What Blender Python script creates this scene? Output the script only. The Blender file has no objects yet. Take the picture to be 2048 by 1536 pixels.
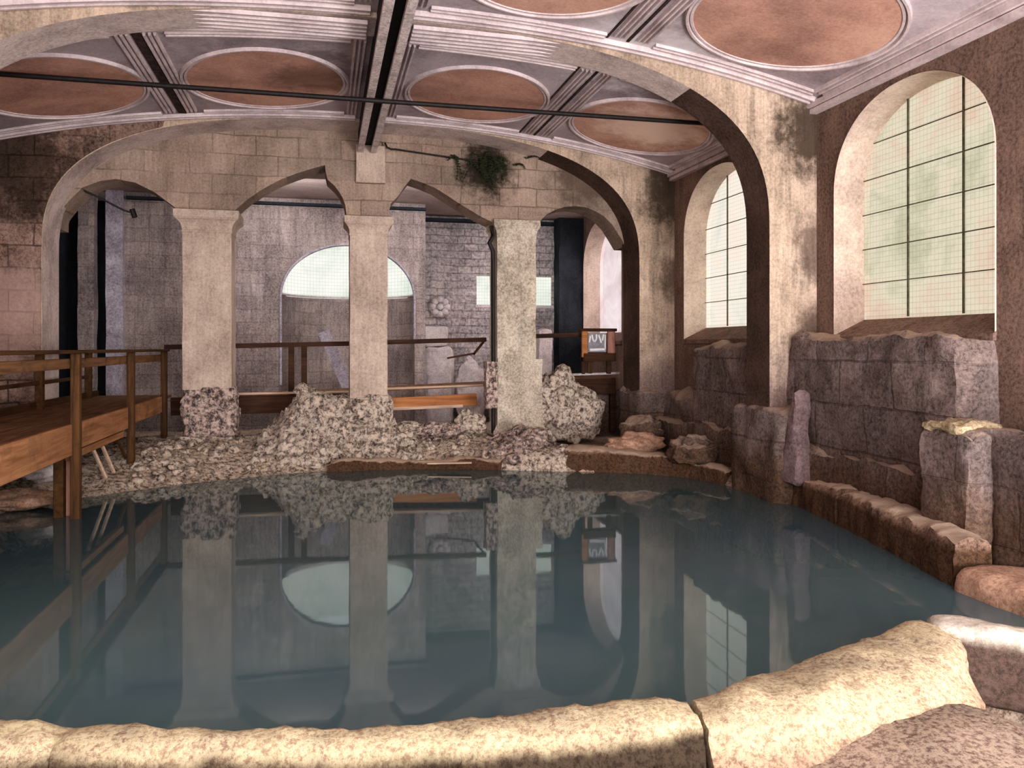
import bpy, bmesh, math, random
from mathutils import Vector, noise, geometry

random.seed(11)
scn = bpy.context.scene
COL = scn.collection
PI = math.pi

# ------------------------------------------------------------------ materials
def lin(c):
    o = []
    for v in c[:3]:
        v = v / 255.0
        o.append(v / 12.92 if v <= 0.04045 else ((v + 0.055) / 1.055) ** 2.4)
    return (o[0], o[1], o[2], 1.0)


class NT:
    def __init__(self, name):
        self.m = bpy.data.materials.new(name)
        self.m.use_nodes = True
        self.t = self.m.node_tree
        self.t.nodes.clear()
        self.out = self.n('ShaderNodeOutputMaterial')

    def n(self, kind, **kw):
        nd = self.t.nodes.new(kind)
        for k, v in kw.items():
            setattr(nd, k, v)
        return nd

    def l(self, a, b):
        self.t.links.new(a, b)

    def val(self, sock, v):
        if hasattr(v, 'is_output'):
            self.l(v, sock)
        else:
            sock.default_value = v

    def pos(self, sx=1, sy=1, sz=1, off=(0, 0, 0)):
        g = self.n('ShaderNodeNewGeometry')
        mp = self.n('ShaderNodeMapping')
        mp.inputs['Scale'].default_value = (sx, sy, sz)
        mp.inputs['Location'].default_value = off
        self.l(g.outputs['Position'], mp.inputs['Vector'])
        return mp.outputs['Vector']

    def noise(self, vec, scale, detail=6, rough=0.6, dist=0.0):
        nd = self.n('ShaderNodeTexNoise')
        nd.inputs['Scale'].default_value = scale
        nd.inputs['Detail'].default_value = detail
        nd.inputs['Roughness'].default_value = rough
        nd.inputs['Distortion'].default_value = dist
        self.l(vec, nd.inputs['Vector'])
        return nd.outputs['Fac']

    def ramp(self, fac, stops, interp='LINEAR'):
        r = self.n('ShaderNodeValToRGB')
        r.color_ramp.interpolation = interp
        el = r.color_ramp.elements
        el[0].position, el[0].color = stops[0]
        el[1].position, el[1].color = stops[-1]
        for p, c in stops[1:-1]:
            e = el.new(p)
            e.color = c
        self.l(fac, r.inputs['Fac'])
        return r.outputs['Color']

    def step(self, fac, a, b):
        r = self.n('ShaderNodeMapRange')
        r.interpolation_type = 'SMOOTHSTEP'
        self.l(fac, r.inputs['Value'])
        r.inputs['From Min'].default_value = a
        r.inputs['From Max'].default_value = b
        return r.outputs['Result']

    def math(self, op, a, b=0.0):
        m = self.n('ShaderNodeMath', operation=op)
        self.val(m.inputs[0], a)
        self.val(m.inputs[1], b)
        return m.outputs[0]

    def mix(self, fac, a, b, mode='MIX'):
        m = self.n('ShaderNodeMix', data_type='RGBA', blend_type=mode)
        self.val(m.inputs[0], fac)
        self.val(m.inputs[6], a)
        self.val(m.inputs[7], b)
        return m.outputs[2]

    def bsdf(self, color, rough=0.9, spec=0.2, bump=None, bstr=0.4, bdist=0.03):
        b = self.n('ShaderNodeBsdfPrincipled')
        self.val(b.inputs['Base Color'], color)
        self.val(b.inputs['Roughness'], rough)
        b.inputs['Specular IOR Level'].default_value = spec
        if bump is not None:
            bp = self.n('ShaderNodeBump')
            bp.inputs['Strength'].default_value = bstr
            bp.inputs['Distance'].default_value = bdist
            self.l(bump, bp.inputs['Height'])
            self.l(bp.outputs['Normal'], b.inputs['Normal'])
        self.l(b.outputs['BSDF'], self.out.inputs['Surface'])
        return b


def stone(name, light, mid, dark, big=0.7, stain=0.55, stain_col=(52, 42, 38), streak=0.5,
          brick=None, mortar=(70, 58, 52), bw=0.62, bh=0.3, speck=0.35, bump=0.5, damp=None, seed=0.0,
          blotch=None, mortar_amt=0.75, stain_lo=0.5, fs=30, sp0=0.36, sp1=0.6, top_light=None, hatch=0.0, eff=None):
    """weathered stone: mottled, streaked, speckled, optionally coursed"""
    t = NT(name)
    off = (seed * 3.1, seed * 1.7, seed * 2.3)
    p = t.pos(off=off)
    n1 = t.noise(p, big, 8, 0.65, 0.3)
    col = t.ramp(n1, [(0.34, lin(dark)), (0.5, lin(mid)), (0.66, lin(light))])
    # vertical streaks of running water
    ps = t.pos(2.6, 2.6, 0.3, off)
    st = t.step(t.noise(ps, 1.6, 6, 0.65, 0.4), 0.48, 0.72)
    col = t.mix(t.math('MULTIPLY', st, streak), col, lin(stain_col))
    # patches
    sn = t.step(t.noise(p, big * 1.9, 9, 0.72, 0.6), stain_lo, stain_lo + 0.2)
    col = t.mix(t.math('MULTIPLY', sn, stain), col, lin(stain_col))
    # pale efflorescence
    if eff:
        en = t.step(t.noise(t.pos(1.6, 1.6, 1.0, (seed + 5.5, seed * 2.2, 4.4)), eff[2], 9, 0.75, 0.5), 0.52, 0.66)
        col = t.mix(t.math('MULTIPLY', en, eff[1]), col, lin(eff[0]))
    # speckle
    fn = t.noise(p, fs, 12, 0.82)
    sp = t.step(fn, sp0, sp1)
    if hatch:
        hn = t.step(t.noise(t.pos(16, 16, 1.1, off), 1.6, 6, 0.7), 0.3, 0.7)
        col = t.mix(hatch, col, t.mix(hn, (0.55, 0.53, 0.53, 1), (1.35, 1.33, 1.32, 1)), 'MULTIPLY')
    hi = tuple(min(255, c * 1.22 + 8) for c in light)
    lo = tuple(c * 0.62 for c in dark)
    col = t.mix(speck, col, t.mix(sp, lin(lo), lin(hi)))
    bumpsrc = t.math('ADD', t.math('MULTIPLY', fn, 0.5), t.noise(p, 5, 8, 0.7))
    if brick:
        g = t.n('ShaderNodeNewGeometry')
        sx = t.n('ShaderNodeSeparateXYZ')
        t.l(g.outputs['Position'], sx.inputs[0])
        cx = t.n('ShaderNodeCombineXYZ')
        t.l(sx.outputs['X' if brick == 'x' else 'Y'], cx.inputs[0])
        t.l(sx.outputs['Z'], cx.inputs[1])
        # wobble the courses
        wob = t.n('ShaderNodeVectorMath', operation='ADD')
        wn = t.n('ShaderNodeTexNoise')
        wn.inputs['Scale'].default_value = 2.2
        t.l(g.outputs['Position'], wn.inputs['Vector'])
        sc = t.n('ShaderNodeVectorMath', operation='SCALE')
        sc.inputs['Scale'].default_value = 0.07
        t.l(wn.outputs['Color'], sc.inputs[0])
        t.l(cx.outputs[0], wob.inputs[0])
        t.l(sc.outputs[0], wob.inputs[1])
        bk = t.n('ShaderNodeTexBrick')
        bk.inputs['Scale'].default_value = 1.0
        bk.inputs['Mortar Size'].default_value = 0.012
        bk.inputs['Mortar Smooth'].default_value = 0.35
        bk.inputs['Brick Width'].default_value = bw
        bk.inputs['Row Height'].default_value = bh
        bk.inputs['Color1'].default_value = (0.85, 0.85, 0.85, 1)
        bk.inputs['Color2'].default_value = (1.1, 1.06, 1.04, 1)
        bk.inputs['Mortar'].default_value = (0.95, 0.95, 0.95, 1)
        t.l(wob.outputs[0], bk.inputs['Vector'])
        col = t.mix(0.8, col, bk.outputs['Color'], 'MULTIPLY')
        vis = t.step(t.noise(p, 1.1, 4, 0.6), 0.34, 0.6)
        mfac = t.math('MULTIPLY', t.math('MULTIPLY', bk.outputs['Fac'], vis), mortar_amt)
        col = t.mix(mfac, col, lin(mortar))
        bumpsrc = t.math('SUBTRACT', bumpsrc, t.math('MULTIPLY', bk.outputs['Fac'], 0.6))
    if damp:  # darker low down: damp and moss, plus shade painted on the white slab
        z0, z1, dc, amt = damp
        g2 = t.n('ShaderNodeNewGeometry')
        s2 = t.n('ShaderNodeSeparateXYZ')
        t.l(g2.outputs['Position'], s2.inputs[0])
        zz = t.math('ADD', s2.outputs['Z'], t.math('MULTIPLY', t.math('SUBTRACT', t.noise(t.pos(1.5, 1.5, 0.7, off), 1.7, 7, 0.7), 0.5), (z1 - z0) * 1.6))
        f = t.math('MULTIPLY', t.math('SUBTRACT', 1.0, t.step(zz, z0, z1)), amt)
        col = t.mix(f, col, t.mix(sp, lin(tuple(c * 0.7 for c in dc)), lin(tuple(min(255, c * 1.35) for c in dc))))
    if top_light:  # upward faces paler: window light on ledge tops painted into the colour
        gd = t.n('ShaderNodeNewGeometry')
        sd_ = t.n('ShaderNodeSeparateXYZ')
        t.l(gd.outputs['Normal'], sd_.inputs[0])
        f = t.math('MULTIPLY', t.step(t.math('ADD', sd_.outputs['Z'], t.math('MULTIPLY', t.math('SUBTRACT', fn, 0.5), 0.7)), 0.55, 0.9), top_light[1])
        col = t.mix(f, col, lin(top_light[0]))
    if blotch:
        for (c, r, bc, amt) in blotch:
            g3 = t.n('ShaderNodeNewGeometry')
            d = t.n('ShaderNodeVectorMath', operation='DISTANCE')
            t.l(g3.outputs['Position'], d.inputs[0])
            d.inputs[1].default_value = c
            dd = t.math('ADD', d.outputs['Value'], t.math('MULTIPLY', t.math('SUBTRACT', t.noise(p, 3.2, 8, 0.75), 0.5), r * 1.9))
            f = t.math('MULTIPLY', t.math('SUBTRACT', 1.0, t.step(dd, r * 0.35, r)), amt)
            col = t.mix(f, col, lin(bc))
    t.bsdf(col, 0.92, 0.15, bumpsrc, bump, 0.05)
    return t.m


def wood(name, a, b, along='y', dark=(28, 18, 12), amt=0.4):
    t = NT(name)
    s = {'x': (0.6, 9, 9), 'y': (9, 0.6, 9), 'z': (9, 9, 0.6)}[along]
    p = t.pos(*s)
    n = t.noise(p, 2.0, 6, 0.65, 0.5)
    col = t.ramp(n, [(0.32, lin(b)), (0.68, lin(a))])
    w = t.step(t.noise(t.pos(), 2.2, 6, 0.7), 0.5, 0.68)
    col = t.mix(t.math('MULTIPLY', w, amt), col, lin(dark))
    t.bsdf(col, 0.75, 0.25, n, 0.3, 0.01)
    return t.m


def plain(name, c, rough=0.7, var=0.25, spec=0.3, metal=0.0):
    t = NT(name)
    n = t.noise(t.pos(), 14, 5, 0.7)
    a = tuple(v * (1 - var) for v in c)
    b = tuple(min(255, v * (1 + var)) for v in c)
    col = t.ramp(n, [(0.35, lin(a)), (0.65, lin(b))])
    bs = t.bsdf(col, rough, spec, n, 0.25, 0.01)
    bs.inputs['Metallic'].default_value = metal
    return t.m


def pane_mat(name, tints, strength, see=0.45, grid=0.055, axis='y'):
    """obscured leaded glass: part clear, part glowing with the daylight it scatters"""
    t = NT(name)
    p = t.pos(1, 1, 1)
    n = t.noise(p, 1.3, 7, 0.7, 0.5)
    col = t.ramp(n, [(0.33, lin(tints[0])), (0.5, lin(tints[1])), (0.67, lin(tints[2]))])
    g = t.n('ShaderNodeNewGeometry')
    s = t.n('ShaderNodeSeparateXYZ')
    t.l(g.outputs['Position'], s.inputs[0])
    if grid:
        lines = None
        for ax, w in (('Y' if axis == 'y' else 'X', grid), ('Z', grid * 1.15)):
            f = t.math('FRACT', t.math('MULTIPLY', s.outputs[ax], 1.0 / w))
            d = t.math('ABSOLUTE', t.math('SUBTRACT', f, 0.5))
            ln = t.step(d, 0.40, 0.5)
            lines = ln if lines is None else t.math('MAXIMUM', lines, ln)
        col = t.mix(t.math('MULTIPLY', lines, 0.3), col, lin((104, 96, 84)))
    e = t.n('ShaderNodeEmission')
    t.l(col, e.inputs['Color'])
    e.inputs['Strength'].default_value = strength
    tr = t.n('ShaderNodeBsdfTransparent')
    t.l(col, tr.inputs['Color'])
    mx = t.n('ShaderNodeMixShader')
    mx.inputs[0].default_value = 1 - see
    t.l(tr.outputs[0], mx.inputs[1])
    t.l(e.outputs[0], mx.inputs[2])
    t.l(mx.outputs[0], t.out.inputs['Surface'])
    return t.m


def water_mat():
    t = NT('still green water')
    p = t.pos()
    n = t.noise(p, 0.55, 6, 0.6, 0.4)
    col = t.ramp(n, [(0.35, lin((78, 97, 106))), (0.55, lin((82, 102, 104))), (0.7, lin((92, 104, 112)))])
    b = t.n('ShaderNodeBsdfDiffuse')
    t.l(col, b.inputs['Color'])
    gl = t.n('ShaderNodeBsdfGlossy')
    gl.inputs['Roughness'].default_value = 0.03
    gl.inputs['Color'].default_value = (0.9, 0.95, 0.95, 1)
    fr = t.n('ShaderNodeFresnel')
    fr.inputs['IOR'].default_value = 1.55
    bp = t.n('ShaderNodeBump')
    bp.inputs['Strength'].default_value = 0.02
    bp.inputs['Distance'].default_value = 0.02
    t.l(t.noise(p, 3.0, 3, 0.5), bp.inputs['Height'])
    t.l(bp.outputs['Normal'], gl.inputs['Normal'])
    mx = t.n('ShaderNodeMixShader')
    t.l(fr.outputs[0], mx.inputs[0])
    t.l(b.outputs[0], mx.inputs[1])
    t.l(gl.outputs[0], mx.inputs[2])
    t.l(mx.outputs[0], t.out.inputs['Surface'])
    return t.m


M = {}
M['arcade'] = stone('coursed arcade stone', (184, 165, 151), (156, 138, 126), (122, 106, 96), 0.8, 0.45, (96, 78, 66), 0.35,
                    brick='x', bw=0.62, bh=0.3, mortar=(92, 74, 62), speck=0.2, bump=0.35, mortar_amt=0.55, hatch=0.35,
                    blotch=[((2.55, 12.5, 4.75), 0.62, (34, 30, 22), 0.92), ((4.2, 12.5, 4.75), 0.8, (84, 68, 58), 0.7)])
M['column'] = stone('dressed column stone', (210, 190, 177), (188, 167, 154), (156, 137, 126), 1.2, 0.25, (112, 92, 78), 0.2,
                    speck=0.2, bump=0.25, seed=3, hatch=0.3)
M['column_worn'] = stone('worn stained column stone', (220, 202, 188), (186, 165, 150), (134, 112, 98), 2.2, 0.55, (84, 62, 46), 0.45,
                         speck=0.35, bump=0.45, seed=8)
M['rough_base'] = stone('pitted eroded stone', (206, 182, 172), (150, 126, 122), (84, 68, 72), 5.0, 0.6, (44, 34, 44), 0.2,
                        speck=0.75, bump=1.0, seed=5, fs=14, sp0=0.42, sp1=0.58)
M['rib'] = stone('stained plaster of the arches', (222, 196, 178), (192, 166, 148), (140, 116, 102), 1.0, 0.6, (82, 62, 52), 0.75,
                 speck=0.22, bump=0.3, seed=2, damp=(1.2, 2.1, (96, 80, 80), 0.8), hatch=0.5,
                 blotch=[((5.5, 8.1, 4.4), 0.75, (58, 46, 36), 0.9), ((5.5, 11.9, 4.4), 0.8, (58, 48, 36), 0.85), ((5.55, 8.1, 3.0), 0.5, (76, 60, 54), 0.7), ((5.55, 11.9, 3.0), 0.5, (76, 60, 54), 0.7), ((5.55, 8.1, 2.0), 0.5, (76, 60, 54), 0.7)])
M['rib_shade'] = stone('shaded arch soffit', (112, 92, 82), (84, 66, 58), (52, 42, 36), 1.4, 0.6, (36, 28, 24), 0.6, speck=0.3, bump=0.4, seed=31, hatch=0.5)  # right soffit darkened in colour, as shade away from the windows
M['rib_lit'] = stone('lit plaster arch soffit', (238, 216, 210), (216, 194, 188), (170, 148, 142), 1.6, 0.35, (128, 102, 90), 0.4, speck=0.25, bump=0.3, seed=32, hatch=0.3)  # left soffit lightened in colour, as light from the windows
M['pier_left'] = stone('dark stained left pier', (176, 148, 138), (134, 110, 98), (84, 66, 54), 1.6, 0.8, (48, 38, 24), 0.5,
                       brick='x', speck=0.4, bump=0.5, seed=6, eff=((206, 180, 172), 0.6, 1.1), hatch=0.4,
                       blotch=[((-4.0, 11.9, 4.4), 1.1, (40, 32, 20), 0.8), ((-4.0, 11.9, 2.3), 0.9, (204, 174, 166), 0.6)])
M['wall_right'] = stone('dark brown right wall', (160, 136, 122), (124, 102, 92), (84, 66, 60), 0.9, 0.6, (58, 44, 40), 0.7,
                        speck=0.3, bump=0.4, seed=7, hatch=0.5)
M['reveal'] = stone('pale plaster reveal', (232, 212, 196), (212, 188, 172), (170, 144, 134), 1.0, 0.35, (130, 104, 98), 0.3, speck=0.2, bump=0.3, seed=9)
M['low_wall'] = stone('damp purple rubble masonry', (160, 144, 140), (122, 108, 104), (78, 68, 64), 1.3, 0.85, (46, 38, 32), 0.7, stain_lo=0.46, hatch=0.6, top_light=((200, 176, 158), 0.7), eff=((176, 156, 160), 0.6, 1.2),
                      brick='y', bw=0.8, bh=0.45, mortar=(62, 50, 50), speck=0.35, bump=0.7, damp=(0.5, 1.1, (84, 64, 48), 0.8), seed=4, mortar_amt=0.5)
M['back'] = stone('grey purple back wall', (176, 162, 158), (142, 128, 126), (98, 88, 88), 0.9, 0.55, (82, 74, 78), 0.7, hatch=0.6, eff=((186, 172, 174), 0.5, 1.3),
                  brick='x', bw=0.5, bh=0.24, mortar=(92, 80, 86), speck=0.3, bump=0.5, seed=12, mortar_amt=0.3)
M['back_rubble'] = stone('pale rubble back wall', (232, 214, 212), (188, 168, 170), (112, 96, 104), 3.2, 0.6, (80, 66, 76), 0.3, mortar_amt=0.4, eff=((240, 226, 224), 0.6, 2.0),
                         brick='x', bw=0.3, bh=0.16, mortar=(96, 82, 88), speck=0.5, bump=1.0, seed=13, fs=16)
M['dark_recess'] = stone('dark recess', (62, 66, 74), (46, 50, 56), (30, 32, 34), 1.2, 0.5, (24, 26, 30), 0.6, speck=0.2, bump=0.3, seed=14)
M['pale_strip'] = stone('pale plaster strip', (190, 180, 190), (160, 150, 160), (116, 106, 112), 2.0, 0.4, (84, 76, 84), 0.5, speck=0.3, bump=0.4, seed=15)
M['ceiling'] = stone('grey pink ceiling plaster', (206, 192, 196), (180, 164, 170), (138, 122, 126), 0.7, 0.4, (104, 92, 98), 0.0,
                     speck=0.12, bump=0.2, seed=16, blotch=[((-0.2, 9.9, 5.2), 1.0, (92, 76, 74), 0.6), ((3.4, 8.3, 5.0), 1.2, (236, 228, 232), 0.9)])  # pale blotch paints the brighter light on the right of the vault
M['back_ceiling'] = stone('pale back ceiling', (206, 186, 182), (188, 168, 164), (160, 140, 138), 0.8, 0.3, (130, 112, 112), 0.1, speck=0.15, bump=0.2, seed=17)
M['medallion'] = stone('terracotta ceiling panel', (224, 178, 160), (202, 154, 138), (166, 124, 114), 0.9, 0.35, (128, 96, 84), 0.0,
                       speck=0.15, bump=0.1, seed=18, blotch=[((-0.1, 10.2, 5.2), 0.7, (96, 72, 60), 0.55), ((4.4, 10.2, 4.9), 1.0, (246, 216, 200), 0.8)])  # pale blotch paints the same light onto the right-hand panel
M['moulding'] = stone('pale plaster moulding', (232, 214, 214), (212, 194, 196), (182, 162, 164), 2.0, 0.2, (150, 130, 132), 0.0, speck=0.15, bump=0.15, seed=19)
M['groove'] = plain('shadowed plaster groove', (70, 58, 56), 0.9, 0.3, 0.1)
M['girder'] = stone('painted girder flange', (240, 218, 212), (216, 192, 188), (160, 134, 130), 6.0, 0.3, (96, 70, 64), 0.0, speck=0.4, bump=0.2, seed=20)
M['girder_shade'] = plain('shaded girder web', (34, 30, 34), 0.7, 0.3)  # dark colour paints the shade on the girder's side and gap
M['iron'] = plain('dark iron', (30, 24, 24), 0.6, 0.3, 0.4)
M['lead'] = plain('grey green lead', (96, 96, 80), 0.6, 0.2)
M['gravel'] = stone('pale gravel bank', (214, 188, 172), (178, 152, 138), (96, 78, 72), 7.0, 0.5, (64, 50, 50), 0.0, speck=0.7, bump=1.0, seed=21, stain_lo=0.54, fs=16, sp0=0.42, sp1=0.55)
M['rubble'] = stone('pale rubble', (214, 190, 176), (176, 150, 140), (100, 82, 80), 5.0, 0.5, (80, 62, 62), 0.0, speck=0.72, bump=1.0, seed=22, fs=13, sp0=0.42, sp1=0.55)
M['coping_near'] = stone('cream worn coping', (232, 206, 168), (206, 174, 144), (160, 126, 112), 2.6, 0.4, (112, 86, 72), 0.0,
                         speck=0.35, bump=0.8, damp=(0.33, 0.40, (48, 37, 31), 0.95), seed=23, fs=40, sp0=0.41, sp1=0.55)
M['coping_broad'] = stone('cream broad coping', (236, 208, 170), (212, 180, 148), (164, 130, 114), 2.6, 0.4, (112, 86, 72), 0.0,
                          speck=0.35, bump=0.8, damp=(0.22, 0.36, (140, 106, 92), 0.7), seed=33, fs=40, sp0=0.41, sp1=0.55)
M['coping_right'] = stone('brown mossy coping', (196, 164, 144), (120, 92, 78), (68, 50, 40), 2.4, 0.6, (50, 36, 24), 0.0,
                          speck=0.4, bump=1.0, damp=(0.42, 0.5, (84, 62, 46), 0.9), seed=24, top_light=((232, 206, 184), 0.85))
M['white_slab'] = stone('bleached stone slab', (232, 222, 202), (214, 200, 180), (176, 154, 136), 3.0, 0.2, (130, 106, 92), 0.0, speck=0.3, bump=0.6, seed=25, damp=(0.33, 0.42, (66, 50, 44), 0.95))  # low dark tint is painted shade on the slab's front face
M['pink_slab'] = stone('pinkish stone slab', (222, 176, 152), (192, 146, 124), (130, 94, 80), 3.0, 0.35, (88, 60, 48), 0.0, speck=0.35, bump=0.8, seed=26)
M['floor'] = stone('dusty pink floor', (226, 188, 168), (192, 154, 138), (128, 102, 94), 2.5, 0.4, (78, 60, 56), 0.0, speck=0.5, bump=1.0, seed=27, fs=36, sp0=0.42, sp1=0.55)
M['spur'] = stone('pinkish grey spur stone', (160, 138, 138), (128, 108, 110), (92, 78, 80), 3.0, 0.4, (84, 68, 66), 0.5, speck=0.3, bump=0.6, seed=29)
M['stone_white'] = stone('pale carved stone', (244, 232, 232), (222, 206, 206), (184, 166, 170), 3.0, 0.2, (140, 122, 128), 0.0, speck=0.3, bump=0.6, seed=28)
M['wood_rail'] = wood('dark olive timber', (96, 66, 36), (58, 38, 20), 'y')
M['wood_post'] = wood('weathered timber post', (110, 78, 46), (56, 36, 22), 'z')
M['wood_fascia'] = wood('orange brown timber board', (186, 136, 98), (136, 94, 64), 'y', amt=0.3)
M['wood_deck'] = wood('deck boards', (150, 110, 78), (96, 68, 46), 'y', amt=0.5)
M['wood_rail_x'] = wood('dark timber rail', (90, 60, 42), (48, 32, 24), 'x')
M['wood_orange'] = wood('bright orange plank', (206, 146, 98), (160, 104, 66), 'x', amt=0.25)
M['wood_pale'] = wood('pale bleached batten', (222, 196, 176), (180, 150, 130), 'x', amt=0.15)
M['wood_pink'] = wood('pinkish timber pile', (206, 158, 144), (160, 112, 100), 'z', amt=0.2)
M['glyph_grey'] = plain('grey card', (150, 148, 156), 0.8, 0.1)
M['glyph_white'] = plain('white marks', (246, 244, 244), 0.8, 0.03)
M['leaf'] = plain('dark fern leaf', (40, 46, 28), 0.7, 0.45)
M['moss'] = plain('dark dry moss', (58, 46, 36), 0.95, 0.5, 0.1)
M['fern_black'] = plain('black dry stalks', (26, 24, 18), 0.8, 0.3)
M['glass_near'] = pane_mat('near leaded glass', ((206, 202, 174), (236, 226, 202), (236, 204, 182)), 0.82, 0.08, 0.05)
M['glass_far'] = pane_mat('far leaded glass', ((206, 206, 194), (224, 216, 204), (230, 210, 196)), 1.15, 0.15, 0.05)
M['glass_back'] = pane_mat('back arched window', ((190, 174, 176), (212, 196, 198), (228, 214, 214)), 1.15, 0.2, 0)
M['glass_green'] = pane_mat('lunette glass', ((192, 202, 190), (212, 214, 206), (224, 222, 216)), 1.2, 0.1, 0.06, 'x')
M['water'] = water_mat()


# ------------------------------------------------------------------ mesh helpers
def fin(name, bm, mat, parent=None, loc=(0, 0, 0), smooth=True, angle=40, bevel=0.0, seg=2):
    if bevel:
        bmesh.ops.bevel(bm, geom=list(bm.edges), offset=bevel, segments=seg, affect='EDGES', profile=0.5, clamp_overlap=True)
    bmesh.ops.recalc_face_normals(bm, faces=bm.faces)
    loc = Vector(loc)
    if parent is not None:
        base = parent_world(parent)
    else:
        base = loc
    for v in bm.verts:
        v.co -= base
    me = bpy.data.meshes.new(name)
    bm.to_mesh(me)
    bm.free()
    if smooth:
        me.shade_smooth()
        me.set_sharp_from_angle(angle=math.radians(angle))
    me.materials.append(mat)
    o = bpy.data.objects.new(name, me)
    COL.objects.link(o)
    if parent is not None:
        o.parent = parent
    else:
        o.location = loc
    return o


def parent_world(p):
    b = Vector((0, 0, 0))
    while p is not None:
        b = b + p.location
        p = p.parent
    return b


def tag(o, label=None, cat=None, group=None, kind=None):
    if label:
        o['label'] = label
    if cat:
        o['category'] = cat
    if group:
        o['group'] = group
    if kind:
        o['kind'] = kind
    return o


def empty(name, loc, label=None, cat=None, group=None, kind=None):
    o = bpy.data.objects.new(name, None)
    o.empty_display_size = 0.1
    COL.objects.link(o)
    o.location = loc
    return tag(o, label, cat, group, kind)


def box(bm, lo, hi):
    vs = [bm.verts.new((x, y, z)) for z in (lo[2], hi[2]) for y in (lo[1], hi[1]) for x in (lo[0], hi[0])]
    for f in ((0, 2, 3, 1), (4, 5, 7, 6), (0, 1, 5, 4), (2, 6, 7, 3), (0, 4, 6, 2), (1, 3, 7, 5)):
        bm.faces.new([vs[i] for i in f])
    return vs


def boxes(*bs):
    bm = bmesh.new()
    for lo, hi in bs:
        box(bm, lo, hi)
    return bm


def bar(bm, p0, p1, w, h, up=(0, 0, 1)):
    """rectangular bar between two points (w across, h along up)"""
    p0, p1, up = Vector(p0), Vector(p1), Vector(up)
    d = (p1 - p0).normalized()
    s = d.cross(up)
    if s.length < 1e-4:
        s = d.cross(Vector((0, 1, 0)))
    s.normalize()
    u = s.cross(d).normalized()
    ring = []
    for p in (p0, p1):
        ring.append([bm.verts.new(p + s * (a * w / 2) + u * (b * h / 2)) for a, b in ((-1, -1), (1, -1), (1, 1), (-1, 1))])
    for i in range(4):
        j = (i + 1) % 4
        bm.faces.new((ring[0][i], ring[0][j], ring[1][j], ring[1][i]))
    bm.faces.new(ring[0][::-1])
    bm.faces.new(ring[1])


def tube(bm, pts, r, n=8):
    pts = [Vector(p) for p in pts]
    prev = None
    up = Vector((0.13, 0.21, 1)).normalized()
    for i, p in enumerate(pts):
        a = pts[max(i - 1, 0)]
        b = pts[min(i + 1, len(pts) - 1)]
        d = (b - a).normalized()
        s = d.cross(up)
        if s.length < 1e-3:
            s = d.cross(Vector((1, 0, 0)))
        s.normalize()
        u = s.cross(d)
        rr = r[i] if isinstance(r, (list, tuple)) else r
        ring = [bm.verts.new(p + (s * math.cos(2 * PI * k / n) + u * math.sin(2 * PI * k / n)) * rr) for k in range(n)]
        if prev:
            for k in range(n):
                bm.faces.new((prev[k], prev[(k + 1) % n], ring[(k + 1) % n], ring[k]))
        else:
            bm.faces.new(ring[::-1])
        prev = ring
    bm.faces.new(prev)


def prism(bm, loops, a0, a1, axis='y'):
    """extrude a 2D polygon with holes (loops[0] the outline) from a0 to a1 along an axis"""
    def P(u, v, a):
        return (u, a, v) if axis == 'y' else ((a, u, v) if axis == 'x' else (u, v, a))
    v3 = [[Vector((u, v, 0)) for u, v in lp] for lp in loops]
    tris = geometry.tessellate_polygon(v3)
    flat = [p for lp in loops for p in lp]
    A = [bm.verts.new(P(u, v, a0)) for u, v in flat]
    B = [bm.verts.new(P(u, v, a1)) for u, v in flat]
    for t in tris:
        try:
            bm.faces.new([A[i] for i in t])
            bm.faces.new([B[i] for i in reversed(t)])
        except ValueError:
            pass
    k = 0
    for lp in loops:
        n = len(lp)
        for i in range(n):
            j = (i + 1) % n
            bm.faces.new((A[k + i], A[k + j], B[k + j], B[k + i]))
        k += n


def fbm(p, sc, octv=5, h=0.9):
    return noise.fractal(Vector(p) * sc, h, 2.1, octv)


def rough_box(lo, hi, res, amp, freq, seed=0, topamp=None, roundness=0.0):
    """a block of stone: every face gridded, then worn and displaced"""
    bm = bmesh.new()
    box(bm, lo, hi)
    ctr = (Vector(lo) + Vector(hi)) / 2
    dim = Vector(hi) - Vector(lo)
    for ax in range(3):
        n = max(2, int(dim[ax] / res))
        for k in range(1, n):
            c = lo[ax] + dim[ax] * k / n
            nrm = Vector((0, 0, 0))
            nrm[ax] = 1
            pt = Vector((0, 0, 0))
            pt[ax] = c
            bmesh.ops.bisect_plane(bm, geom=bm.verts[:] + bm.edges[:] + bm.faces[:], plane_co=pt, plane_no=nrm)
    sv = Vector((seed * 7.3, seed * 3.1, seed * 5.7))
    for v in bm.verts:
        q = v.co - ctr
        if roundness:
            e = Vector((abs(q.x) / dim.x * 2, abs(q.y) / dim.y * 2, abs(q.z) / dim.z * 2))
            m = sorted(e)
            edge = max(0, m[1] - 0.72) / 0.28
            edge2 = max(0, m[0] - 0.72) / 0.28
            v.co -= Vector((q.x, q.y, q.z)).normalized() * roundness * (edge ** 2 + 0.8 * edge2 ** 2)
        p = v.co + sv
        nv = Vector((fbm(p, freq), fbm(p + Vector((9, 0, 0)), freq), fbm(p + Vector((0, 9, 0)), freq)))
        v.co += nv * amp
        if topamp and q.z > dim.z * 0.49:
            v.co.z += topamp * fbm(p, 1.3) - topamp * 0.3
    return bm


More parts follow.
